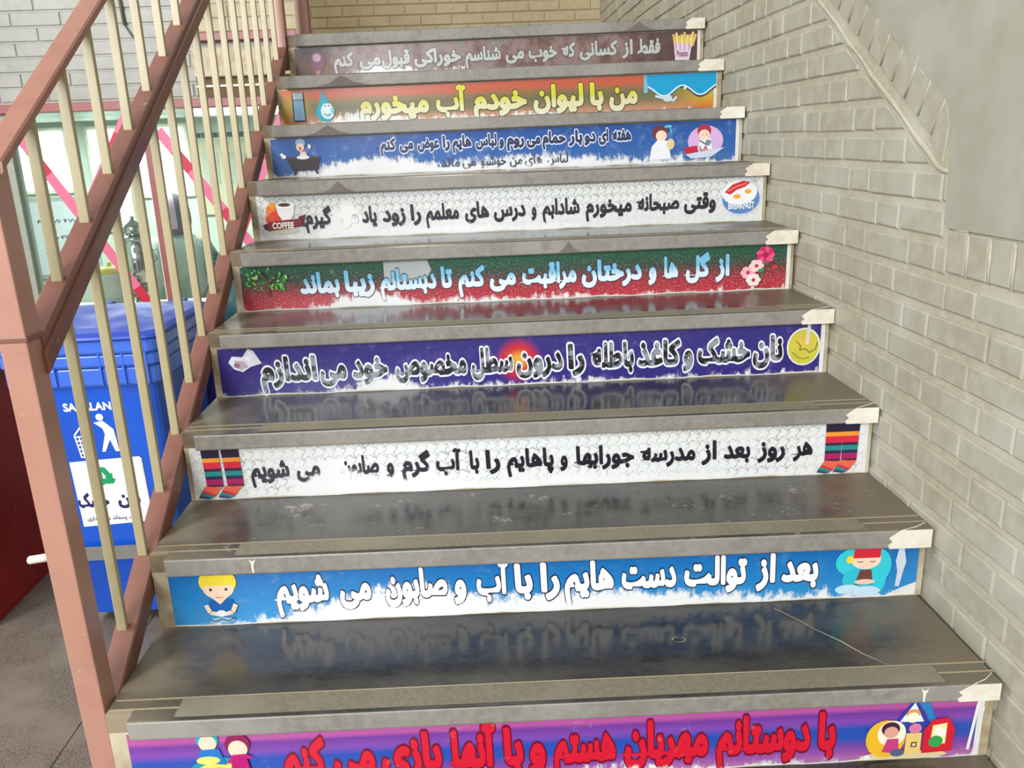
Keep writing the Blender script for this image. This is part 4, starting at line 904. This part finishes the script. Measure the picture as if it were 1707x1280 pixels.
# egg, fries
p = Pic(9, 0.074, 0.56); p.ell(0, 0.02, 0.22, 0.27, (138, 92, 112)).ell(-0.03, 0.12, 0.12, 0.12, (196, 164, 186)).poly([(-0.08, -0.25), (0.06, -0.25), (0.02, -0.42), (-0.1, -0.42)], (186, 140, 120)); p.done('mauve balloon')
p = Pic(9, 1.461, 0.54)
for k in range(9): x = -0.24 + 0.062 * k; p.poly([(x, 0.0), (x + 0.07, 0.0), (x + 0.09 + 0.02 * (k - 4), 0.34 + 0.05 * math.sin(k * 2)), (x + 0.02 + 0.02 * (k - 4), 0.36 + 0.05 * math.sin(k * 2))], (240, 214, 130) if k % 2 else (226, 192, 104))
p.poly([(-0.26, 0.12), (0.28, 0.06), (0.20, -0.42), (-0.20, -0.42)], (226, 208, 224))
for k in range(4): x = -0.22 + 0.13 * k; p.poly([(x, 0.10), (x + 0.05, 0.09), (x + 0.04, -0.10), (x + 0.01, -0.10)], (196, 150, 170))
p.text('Potato', -0.17, 0.17, -0.26, 0.15, (150, 96, 132), 0.03).done('paper cup of fries')

# ---------------------------------------------------------------- wheeled bins in the lower hall
def plastic(name, c, dark, ro=0.27):
    nb = NB(name, 0.26, 0, 0.55); p = nb.pos(); a = nb.noise(p, 6, 4)
    nb.color(nb.mix(nb.rng(a, 0.35, 0.75, 0, 0.5), c, dark)); nb.rough(nb.rng(a, 0.3, 0.7, ro * 0.8, ro * 1.3)); return nb.m
M['blue'] = plastic('blue_bin_plastic', (22, 84, 196), (18, 66, 170)); M['blue_rim'] = plastic('blue_rim_plastic', (60, 104, 206), (44, 84, 190)); M['blue_lid'] = plastic('blue_lid_plastic', (30, 66, 172), (24, 54, 150), 0.5)
M['red'] = plastic('red_bin_plastic', (176, 20, 24), (140, 14, 18)); M['steel'] = flat((170, 170, 168), 0.25, 0.9); M['grey'] = flat((122, 120, 116), 0.5); M['black'] = flat((26, 26, 28), 0.5)
def rrect(cx, cy, hx, hy, r, n=4):
    P = []
    for k, (sx, sy) in enumerate(((1, 1), (-1, 1), (-1, -1), (1, -1))):
        for j in range(n + 1):
            a = math.radians(90 * k + 90 * j / n); P.append((cx + sx * (hx - r) + r * math.cos(a), cy + sy * (hy - r) + r * math.sin(a)))
    return P
def loft(mb, secs, m_, cap0=True, cap1=True, smooth=False):
    n = len(secs[0][0]); V = [(x, y, z) for P, z in secs for x, y in P]; F = []
    for s in range(len(secs) - 1):
        for k in range(n): F.append((s * n + k, s * n + (k + 1) % n, (s + 1) * n + (k + 1) % n, (s + 1) * n + k))
    if cap0: F.append(tuple(range(n))[::-1])
    if cap1: F.append(tuple((len(secs) - 1) * n + k for k in range(n)))
    mb.add(V, F, m_, smooth)
def wheelie(cx, yf, body, rimm, lidm, label, name='wheeled_bin'):
    """cx centre, yf front of the rim"""
    H = HALL; t = empty(name, (cx, yf + 0.3, H)); setp(t, label, 'bin', None)
    m = MB(); cy = yf + 0.31
    loft(m, [(rrect(cx, cy + 0.03, 0.195, 0.20, 0.04), H + 0.05), (rrect(cx, cy + 0.02, 0.205, 0.225, 0.04), H + 0.36), (rrect(cx, cy + 0.012, 0.235, 0.262, 0.045), H + 0.365),
             (rrect(cx, cy, 0.25, 0.29, 0.045), H + 1.02)], body); m.build('body', t)
    r = MB()
    for z0, z1, g in ((1.015, 1.08, 0.0), (1.084, 1.128, 0.006), (1.132, 1.18, 0.012)):
        loft(r, [(rrect(cx, cy, 0.268 + g, 0.302 + g, 0.05), H + z0), (rrect(cx, cy, 0.272 + g, 0.306 + g, 0.05), H + z0 + 0.008), (rrect(cx, cy, 0.272 + g, 0.306 + g, 0.05), H + z1 - 0.006), (rrect(cx, cy, 0.268 + g, 0.302 + g, 0.05), H + z1)], rimm)
    rr = r.build('rim', t)
    for k in range(7):
        r = MB(); x = cx - 0.24 + 0.08 * k; r.cbox((x - 0.004, yf - 0.004, H + 1.02), (x + 0.004, yf + 0.01, H + 1.176), 0.002, rimm); r.build('rib', rr)
    l = MB(); secs = []
    for gx, gy, z in ((0.29, 0.325, 1.182), (0.295, 0.33, 1.186), (0.29, 0.325, 1.194), (0.27, 0.30, 1.204), (0.22, 0.24, 1.212), (0.1, 0.12, 1.216)): secs.append((rrect(cx, cy, gx, gy, 0.06), H + z))
    loft(l, secs, lidm, smooth=False); ld = l.build('lid', t)
    for s in (-1, 1):
        l = MB(); l.cbox((cx + s * 0.15 - 0.03, cy + 0.30, H + 1.15), (cx + s * 0.15 + 0.03, cy + 0.37, H + 1.205), 0.008, lidm); l.build('hinge', ld)
    h = MB(); h.tube([(cx - 0.2, cy + 0.31, H + 1.12), (cx - 0.2, cy + 0.39, H + 1.14), (cx + 0.2, cy + 0.39, H + 1.14), (cx + 0.2, cy + 0.31, H + 1.12)], 0.014, rimm, 8); h.build('handle', t)
    for s in (-1, 1):
        w = MB(); w.lathe([(0.05, -0.02), (0.095, -0.025), (0.1, -0.015), (0.1, 0.015), (0.095, 0.025), (0.05, 0.02)], (cx + s * 0.235, cy + 0.24, H + 0.1), M['black'], 20, 'x'); w.build('wheel', t)
    return t
bin_ = wheelie(-0.765, 1.90, M['blue'], M['blue_rim'], M['blue_lid'], 'large blue wheeled bin with white bin sign and recycling label behind the railing')
a = MB(); a.box((-1.0, 1.925, -0.345), (-0.55, 1.94, -0.295), M['grey']); setp(a.build('recess_band', bin_), 'grey recessed band')
a = MB(); a.tube([(-1.07, 1.90, -0.318), (-1.065, 1.90, -0.318), (-0.98, 1.905, -0.31)], [0.012, 0.016, 0.016], M['white_paint'], 10); setp(a.build('pin', bin_), 'white plastic pin')
def face_y(z): return 1.92 + (0.018 if z < 0.34 - 0.0 else 0) * (0.34 - z) / 0.68 - 0.0
def bf(x, z, o=0.0):   # point on the sloping front of the blue bin
    t = (z - HALL - 0.365) / (1.02 - 0.365); return (x, 1.9 + 0.31 + 0.012 * (1 - t) - (0.262 + 0.028 * t) - 0.0012 - o, z)
def bpoly(m, pts, m_, o=0.0): m.face([bf(x, z, o) for x, z in pts], m_)
def btext(name, t_, x0, x1, z, asc, m_, pen, o=0.0008, par=None, tilt=-0.03):
    shp = shape(t_) if any(c in ISO for c in t_) else t_
    ps = thick(shp, pen); xs = [p[0] for q in ps for p in q]; a_, b_ = min(xs), max(xs); m = MB()
    for q in ps: bpoly(m, [(x0 + (p[0] - a_) / (b_ - a_) * (x1 - x0), z + p[1] / 0.74 * asc + tilt * 0) for p in q], m_, o)
    return m.build(name, par or bin_)
WH = flat((236, 236, 236), 0.4); GR = flat((24, 150, 96), 0.4); NV = flat((44, 40, 92), 0.4)
btext('lettering', 'SABALAN', -0.850, -0.682, 0.244, 0.03, WH, 0.035)
m = MB()
def disc(m, x, z, r, m_, o, n=16): bpoly(m, [(x + r * math.cos(2 * math.pi * k / n), z + r * math.sin(2 * math.pi * k / n)) for k in range(n)], m_, o)
disc(m, -0.731, 0.216, 0.0135, WH, 0.001)
bpoly(m, [(-0.756, 0.196), (-0.722, 0.202), (-0.690, 0.168), (-0.684, 0.082), (-0.698, 0.082), (-0.710, 0.128), (-0.734, 0.082), (-0.746, 0.083), (-0.724, 0.150), (-0.728, 0.172)], WH, 0.001)
for k in range(6): z = 0.146 - 0.016 * k; x = -0.836 + 0.0025 * k; bpoly(m, [(x, z), (x + 0.062 - 0.004 * k, z + 0.002), (x + 0.062 - 0.004 * k, z - 0.003), (x, z - 0.005)], WH, 0.001)
for k in range(5): x = -0.834 + 0.0135 * k; bpoly(m, [(x, 0.148), (x + 0.005, 0.148), (x + 0.0135 - 0.004 * k * 0.6, 0.062), (x + 0.0085 - 0.004 * k * 0.6, 0.062)], WH, 0.0012)
bpoly(m, [(-0.836, 0.150), (-0.800, 0.192), (-0.796, 0.188), (-0.828, 0.150)], WH, 0.001); bpoly(m, [(-0.800, 0.192), (-0.776, 0.186), (-0.778, 0.180), (-0.800, 0.186)], WH, 0.001)
setp(m.build('bin_sign', bin_), 'white pictogram of a person throwing litter into a basket')
m = MB(); bpoly(m, [(-0.872, -0.218), (-0.612, -0.206), (-0.612, 0.050), (-0.620, 0.058), (-0.872, 0.046)], WH, 0.0006); lab = setp(m.build('label', bin_), 'white recycling label')
m = MB(); bpoly(m, [(-0.622, 0.045), (-0.612, 0.045), (-0.612, -0.16), (-0.618, -0.16)], flat((214, 214, 206), 0.4), 0.0009); m.build('label_edge', lab)
m = MB(); cx, cz = -0.762, -0.018
TV = [Vector((cx + 0.062 * math.cos(math.radians(90 - 120 * k)), cz + 0.056 * math.sin(math.radians(90 - 120 * k)))) for k in range(3)]
for k in range(3):
    A, B, Cc_ = TV[k], TV[(k + 1) % 3], TV[(k + 2) % 3]; e = (B - A); e.normalize(); L = (B - A).length; n = Vector((e.y, -e.x))
    if n.dot(Vector((cx, cz)) - A) < 0: n = -n
    pt_ = lambda s_, t_, A=A, e=e, n=n, L=L: tuple(A + e * (s_ * L) + n * t_)
    bpoly(m, [pt_(0.20, 0), pt_(0.52, 0), pt_(0.52, 0.021), pt_(0.30, 0.021)], GR, 0.0012)
    bpoly(m, [pt_(0.52, -0.008), pt_(0.75, 0.0105), pt_(0.52, 0.03)], GR, 0.0013)
    f = (A - Cc_).normalized(); q1 = A - f * (0.18 * L)
    bpoly(m, [pt_(0.20, 0), pt_(0.30, 0.021), (q1.x + n.x * 0.014 + e.x * 0.02, q1.y + n.y * 0.014 + e.y * 0.02), (q1.x, q1.y)], GR, 0.0011)
m.build('recycling_sign', lab)
btext('word', 'خشک', -0.872, -0.760, -0.135, 0.055, NV, 0.045, 0.001, lab); btext('word', 'نان', -0.728, -0.645, -0.130, 0.05, NV, 0.045, 0.001, lab)
for w, x0, x1 in (('مدیریت', -0.70, -0.652), ('پسماند', -0.76, -0.708), ('بهره', -0.80, -0.768), ('برداری', -0.855, -0.806)): btext('word', w, x0, x1, -0.192, 0.017, NV, 0.02, 0.001, lab)

# red bin next to it
t = empty('red_bin', (-1.62, 2.4, HALL)); setp(t, 'dark red box bin standing left of the blue wheeled bin', 'bin')
m = MB(); loft(m, [(rrect(-1.62, 2.42, 0.27, 0.40, 0.03), HALL + 0.002), (rrect(-1.63, 2.42, 0.30, 0.44, 0.03), 0.28)], M['red']); m.build('body', t)
m = MB(); loft(m, [(rrect(-1.63, 2.42, 0.32, 0.46, 0.03), 0.28), (rrect(-1.63, 2.42, 0.32, 0.46, 0.03), 0.315)], M['red']); m.build('rim', t)
m = MB(); m.tube([(-1.85, 1.93, -0.19), (-1.34, 1.945, -0.235)], 0.009, M['grey'], 8); m.build('bar', t)
m = MB(); m.tube([(-1.9, 1.94, -0.40), (-1.345, 2.35, -0.30)], 0.011, M['grey'], 8); setp(m.build('bar', t), 'thin grey metal bar')
# purple blue bag over the back of the bins
m = MB(); bm = bmesh.new(); bmesh.ops.create_icosphere(bm, subdivisions=3, radius=1)
for v in bm.verts:
    n = 0.12 * math.sin(v.co.x * 7 + 1) * math.cos(v.co.z * 6) + 0.08 * math.sin(v.co.y * 11)
    v.co = Vector((-0.50, 2.62, 0.02)) + Vector((v.co.x * 0.13 * (1 + n), v.co.y * 0.10 * (1 + n), v.co.z * 0.42 * (1 + n * 0.3)))
m.bm(bm, flat((52, 50, 118), 0.3), True); setp(m.build('rubbish_bag'), 'dark violet blue plastic bag hanging behind the blue wheeled bin', 'bag')
m = MB(); bm = bmesh.new(); bmesh.ops.create_icosphere(bm, subdivisions=3, radius=1)
for v in bm.verts:
    n = 0.14 * math.sin(v.co.x * 6) * math.cos(v.co.z * 5 + 1)
    v.co = Vector((-0.46, 2.9, 0.405)) + Vector((v.co.x * 0.10 * (1 + n), v.co.y * 0.10 * (1 + n), v.co.z * 0.15 * (1 + n * 0.4)))
m.bm(bm, flat((34, 82, 88), 0.6), True); setp(m.build('cloth_bundle'), 'teal cloth bundle close to the stair side below the green sticker', 'cloth')
for nme, z0, z1, y0, y1 in (('stool', HALL, 0.235, 2.78, 3.05),):
    t = empty(nme, (-0.46, 2.9, HALL)); setp(t, 'tall plain stool under the teal cloth bundle', 'stool')
    m = MB(); m.cbox((-0.60, y0, 0.20), (-0.33, y1, z1), 0.006, M['grey']); m.build('seat', t)
    for sx in (-0.58, -0.37):
        for sy in (y0 + 0.02, y1 - 0.04): m = MB(); m.cbox((sx, sy, HALL), (sx + 0.022, sy + 0.022, 0.20), 0.002, M['grey']); m.build('leg', t)

# ---------------------------------------------------------------- behind the glass
t = empty('counter', (-1.5, 4.1, HALL)); setp(t, 'long pale counter behind the glass with samovar and trays', 'counter')
m = MB(); m.cbox((-2.5, 3.72, 0.16), (-0.95, 4.5, 0.20), 0.006, M['white_paint']); m.build('top', t)
m = MB(); m.box((-2.45, 3.78, HALL), (-1.0, 4.45, 0.16), M['pale_wall']); m.build('base', t)
t = empty('samovar', (-1.415, 4.2, 0.2)); setp(t, 'tall silver samovar with a round body and small teapot on top', 'samovar')
ST_ = flat((196, 200, 198), 0.12, 1.0)
m = MB(); m.lathe([(0.085, 0.20), (0.09, 0.22), (0.05, 0.235), (0.045, 0.27), (0.07, 0.285), (0.075, 0.33), (0.05, 0.35)], (-1.415, 4.2, 0), ST_); m.build('foot', t)
m = MB(); m.lathe([(0.05, 0.35), (0.07, 0.37), (0.088, 0.42), (0.095, 0.50), (0.088, 0.57), (0.06, 0.61), (0.075, 0.62), (0.075, 0.635), (0.04, 0.64)], (-1.415, 4.2, 0), ST_, 24); m.build('body', t)
m = MB(); m.lathe([(0.03, 0.64), (0.05, 0.65), (0.055, 0.69), (0.035, 0.72), (0.01, 0.735), (0.014, 0.75), (0.004, 0.76)], (-1.415, 4.2, 0), ST_); m.build('teapot', t)
m = MB(); m.tube([(-1.415, 4.10, 0.42), (-1.415, 4.04, 0.41), (-1.415, 4.03, 0.38)], 0.009, ST_, 8); m.build('tap', t)
for s in (-1, 1): m = MB(); m.tube([(-1.415 + s * 0.09, 4.2, 0.56), (-1.415 + s * 0.115, 4.2, 0.555), (-1.415 + s * 0.115, 4.2, 0.49), (-1.415 + s * 0.095, 4.2, 0.47)], 0.007, ST_, 8); m.build('handle', t)
t = empty('food_pot', (-1.59, 4.2, 0.2)); setp(t, 'pale pot with a yellow domed lid beside the samovar', 'pot')
m = MB(); m.lathe([(0.07, 0.2), (0.082, 0.22), (0.082, 0.42), (0.086, 0.425)], (-1.59, 4.2, 0), flat((206, 220, 214), 0.3)); m.build('body', t)
m = MB(); m.lathe([(0.086, 0.425), (0.08, 0.44), (0.05, 0.465), (0.012, 0.475), (0.012, 0.49), (0.004, 0.492)], (-1.59, 4.2, 0), flat((222, 196, 72), 0.4)); m.build('lid', t)
for k, (x, y, r, z) in enumerate(((-1.50, 3.92, 0.15, 0.2), (-1.52, 3.93, 0.13, 0.222), (-1.78, 3.98, 0.14, 0.2))):
    m = MB(); m.lathe([(r * 0.7, z + 0.001), (r * 0.72, z + 0.004), (r, z + 0.02), (r + 0.004, z + 0.021), (r * 0.7, z + 0.006)], (x, y, 0), ST_, 28)
    setp(m.build('tray'), ('lower round steel tray under the other one at the counter front', 'upper round steel tray stacked in front of the pot', 'round steel tray on the far end of the counter')[k], 'tray', 'steel trays on the counter')
t = empty('black_bag', (-2.03, 4.1, 0.2)); setp(t, 'rounded black bag on the counter end below the white notice', 'bag')
m = MB(); m.ball((-2.03, 4.1, 0.287), (0.11, 0.08, 0.085), M['black'], 18); m.build('body', t)
m = MB(); m.tube([(-2.09, 4.1, 0.33), (-2.07, 4.1, 0.39), (-2.0, 4.1, 0.39), (-1.97, 4.1, 0.33)], 0.007, M['black'], 8); m.build('handle', t)

# notices on the far wall
t = empty('wall_notice', (-2.72, 5.99, 0.19)); setp(t, 'white paper notice with three handwritten lines on the far wall', 'notice')
m = MB(); m.cbox((-3.04, 5.978, 0.16), (-2.42, 5.999, 0.80), 0.003, flat((168, 178, 172), 0.5)); m.build('frame', t)
m = MB(); m.box((-3.0, 5.972, 0.19), (-2.46, 5.98, 0.77), flat((206, 216, 220), 0.5)); sheet = m.build('sheet', t)
random.seed(5); m = MB()
for row, (x0, x1, z) in enumerate(((-2.86, -2.52, 0.62), (-2.80, -2.56, 0.49), (-2.84, -2.52, 0.36))):
    x = x0
    while x < x1:
        w = random.uniform(0.02, 0.05); m.tube([(x + w * q / 4, 5.969, z + 0.016 * math.sin(q * 2.2 + row + x * 40)) for q in range(5)], 0.004, flat((70, 74, 110), 0.6), 5); x += w + random.uniform(0.006, 0.03)
m.build('handwriting', sheet)
t = empty('notice_board', (-1.3, 5.97, 0.6)); setp(t, 'beige notice board with a row of small dark pictures above it', 'notice board')
m = MB(); m.cbox((-1.54, 5.97, 0.62), (-1.06, 5.999, 1.19), 0.004, flat((196, 190, 160), 0.6)); bd = m.build('board', t)
for k in range(3):
    x = -1.50 + 0.15 * k; m = MB(); m.box((x, 5.964, 0.86), (x + 0.12, 5.971, 1.10), flat((176, 178, 160), 0.6)); q = m.build('sheet', bd)
for k in range(8): x = -1.55 + 0.066 * k; m = MB(); m.cbox((x, 5.96, 1.215), (x + 0.045, 5.999, 1.25), 0.002, flat((60, 76, 70), 0.6)); m.build('small_picture', t)
t = empty('security_camera', (-2.72, 5.9, 1.33)); setp(t, 'small grey camera under the ceiling of the far room', 'camera')
m = MB(); m.lathe([(0.02, 1.368), (0.02, 1.30)], (-2.72, 5.85, 0), M['grey'], 10); m.build('mount', t)
m = MB(); m.cbox((-2.77, 5.78, 1.255), (-2.69, 5.90, 1.305), 0.01, M['grey']); m.build('housing', t)
# cable on the brick wall
m = MB(); m.tube([(-0.98, 3.385, 1.70), (-0.955, 3.384, 1.655), (-0.93, 3.384, 1.62), (-0.915, 3.385, 1.58), (-0.91, 3.385, 1.555)], 0.004, flat((92, 94, 86), 0.6), 6); m.tube([(-1.0, 3.385, 2.2), (-0.99, 3.385, 1.9), (-0.98, 3.385, 1.70)], 0.008, flat((110, 104, 76), 0.6), 6)
setp(m.build('cable'), 'dark cable running down the grey brick wall behind the railing', 'cable')

# ---------------------------------------------------------------- person behind the glass
person = empty('person', (-1.36, 4.85, HALL)); setp(person, 'person in a grey green coat and headscarf standing behind the glass', 'person')
coat = flat((150, 168, 162), 0.7); coat_d = flat((78, 100, 94), 0.7); skin_m = flat((206, 168, 142), 0.5); scarf = flat((72, 66, 76), 0.7); lilac = flat((190, 160, 186), 0.7)
def skinned(name, verts, edges, radii, m_, parent, sub=2, root=0):
    me = bpy.data.meshes.new(name); me.from_pydata(verts, edges, []); o = bpy.data.objects.new(name, me); COL.objects.link(o)
    md = o.modifiers.new('skin', 'SKIN'); sv = me.skin_vertices[0].data
    for k, r in enumerate(radii): sv[k].radius = r if isinstance(r, tuple) else (r, r)
    sv[root].use_root = True
    s_ = o.modifiers.new('sub', 'SUBSURF'); s_.levels = s_.render_levels = sub
    dg = bpy.context.evaluated_depsgraph_get(); m2 = bpy.data.meshes.new_from_object(o.evaluated_get(dg)); m2.name = name
    bpy.data.objects.remove(o); m2.materials.clear(); m2.materials.append(m_)
    m2.polygons.foreach_set('use_smooth', [True] * len(m2.polygons)); return link(name, m2, parent)
PX, PY, PZ = -1.39, 4.85, HALL
V = [(0, 0, 0.80), (0, 0, 0.98), (0, 0, 1.14), (0, 0, 1.235), (0, 0, 1.31), (0.0, -0.005, 1.40),
     (0.15, 0.0, 1.20), (0.20, -0.01, 0.96), (0.17, -0.12, 0.78), (0.15, -0.19, 0.76), (-0.15, 0.0, 1.20), (-0.20, -0.01, 0.96), (-0.17, -0.12, 0.78), (-0.15, -0.19, 0.76),
     (0.09, 0, 0.74), (0.095, 0, 0.42), (0.095, 0.01, 0.09), (0.10, -0.09, 0.04), (-0.09, 0, 0.74), (-0.095, 0, 0.42), (-0.095, 0.01, 0.09), (-0.10, -0.09, 0.04)]
Ed = [(0, 1), (1, 2), (2, 3), (3, 4), (4, 5), (2, 6), (6, 7), (7, 8), (8, 9), (2, 10), (10, 11), (11, 12), (12, 13), (0, 14), (14, 15), (15, 16), (16, 17), (0, 18), (18, 19), (19, 20), (20, 21)]
Rr = [(0.15, 0.11), (0.12, 0.10), (0.14, 0.10), (0.06, 0.055), 0.05, 0.07, 0.058, 0.045, 0.035, 0.03, 0.058, 0.045, 0.035, 0.03, 0.085, 0.062, 0.045, 0.04, 0.085, 0.062, 0.045, 0.04]
skinned('body', [(PX + x, PY + y, PZ + z) for x, y, z in V], Ed, Rr, skin_m, person)
m = MB(); secs = []
for z, hx, hy in ((0.30, 0.25, 0.19), (0.6, 0.235, 0.17), (0.85, 0.205, 0.145), (1.0, 0.185, 0.135), (1.14, 0.205, 0.13), (1.22, 0.18, 0.11), (1.262, 0.08, 0.075)): secs.append((rrect(PX, PY, hx, hy, min(hx, hy) * 0.95, 6), PZ + z))
loft(m, secs, coat, smooth=True); m.build('coat', person)
for s in (-1, 1):
    m = MB(); m.tube([(PX + s * 0.15, PY, PZ + 1.20), (PX + s * 0.205, PY - 0.005, PZ + 1.08), (PX + s * 0.225, PY - 0.01, PZ + 0.94), (PX + s * 0.20, PY - 0.08, PZ + 0.84), (PX + s * 0.17, PY - 0.14, PZ + 0.79)], [0.062, 0.068, 0.06, 0.055, 0.05], coat_d if s > 0 else coat, 12); m.build('sleeve', person)
    for k in range(4):   # fingers
        m = MB(); x = PX + s * (0.125 + 0.016 * k); ln = (0.055, 0.068, 0.07, 0.06)[k]; m.tube([(x, PY - 0.205, PZ + 0.752), (x, PY - 0.205 - ln * 0.6, PZ + 0.745), (x, PY - 0.205 - ln, PZ + 0.728)], [0.0085, 0.008, 0.0065], skin_m, 8); m.build('finger', person)
    m = MB(); m.tube([(PX + s * 0.12, PY - 0.17, PZ + 0.76), (PX + s * 0.098, PY - 0.20, PZ + 0.755), (PX + s * 0.094, PY - 0.228, PZ + 0.748)], [0.011, 0.01, 0.008], skin_m, 8); m.build('thumb', person)
    m = MB(); m.ball((PX + s * 0.1, PY - 0.06, PZ + 0.036), (0.05, 0.12, 0.036), M['black'], 12); m.build('shoe', person)
# head turned towards the window at the far side (face to -x, -y)
hx, hy, hz = PX - 0.005, PY - 0.01, PZ + 1.405; fd = Vector((-0.75, -0.66, 0)).normalized(); sd = Vector((-fd.y, fd.x, 0))
def hp(f, s, u): q = Vector((hx, hy, hz)) + fd * f + sd * s; return (q.x, q.y, q.z + u)
bm = bmesh.new(); bmesh.ops.create_uvsphere(bm, u_segments=28, v_segments=20, radius=1)
for v in bm.verts:
    f, s, u = v.co.x, v.co.y, v.co.z; jaw = 1 - 0.28 * max(0, -u)
    F_ = f * 0.092 * (0.96 if f > 0 else 1.02); S_ = s * 0.073 * jaw; U_ = u * 0.112
    if f > 0.55: 
        if abs(s) < 0.2 and -0.35 < u < 0.12: F_ += 0.018 * (1 - abs(s) / 0.2) * (1 - abs(u + 0.15) / 0.3 if abs(u + 0.15) < 0.3 else 0)
        if 0.1 < abs(s) < 0.5 and 0.0 < u < 0.25: F_ -= 0.006
    v.co = Vector(hp(F_, S_, U_))
m = MB(); m.bm(bm, skin_m, True); head = m.build('head', person)
for s in (-1, 1):
    m = MB(); m.ball(hp(0.080, s * 0.028, 0.012), (0.011, 0.011, 0.007), flat((236, 232, 226), 0.3), 10); m.build('eye', head); m = MB(); m.ball(hp(0.089, s * 0.028, 0.012), 0.005, M['black'], 8); m.build('pupil', head)
    m = MB(); m.tube([hp(0.082, s * 0.045, 0.028), hp(0.088, s * 0.028, 0.034), hp(0.088, s * 0.014, 0.03)], 0.003, M['black'], 6); m.build('eyebrow', head)
m = MB(); m.tube([hp(0.078, -0.022, -0.055), hp(0.087, 0, -0.052), hp(0.078, 0.022, -0.055)], 0.005, flat((170, 96, 92), 0.5), 8); m.build('mouth', head)
bm = bmesh.new(); bmesh.ops.create_uvsphere(bm, u_segments=32, v_segments=24, radius=1); kill = []
for v in bm.verts:
    f, s, u = v.co.x, v.co.y, v.co.z
    if f > 0.52 and abs(s) < 0.62 and -0.72 < u < 0.45: kill.append(v)
    drape = 1.0 + 0.35 * max(0, -u) ** 1.3
    v.co = Vector(hp(f * 0.108 * drape - 0.006, s * 0.092 * drape, (u * 0.128 if u > -0.3 else -0.038 + (u + 0.3) * 0.21)))
bmesh.ops.delete(bm, geom=kill, context='VERTS')
me = bpy.data.meshes.new('headscarf'); me.materials.append(scarf); me.materials.append(lilac)
for f in bm.faces:
    c = f.calc_center_median() - Vector((hx, hy, hz)); f.smooth = True
    f.material_index = 1 if (c.dot(fd) > 0.005) and c.z > -0.10 else 0
bm.to_mesh(me); bm.free(); hs = link('headscarf', me, person); md = hs.modifiers.new('thickness', 'SOLIDIFY'); md.thickness = 0.004
m = MB(); m.ball((PX - 0.03, PY - 0.155, PZ + 0.965), (0.028, 0.012, 0.028), WH, 14); setp(m.build('badge', person), 'round white badge')
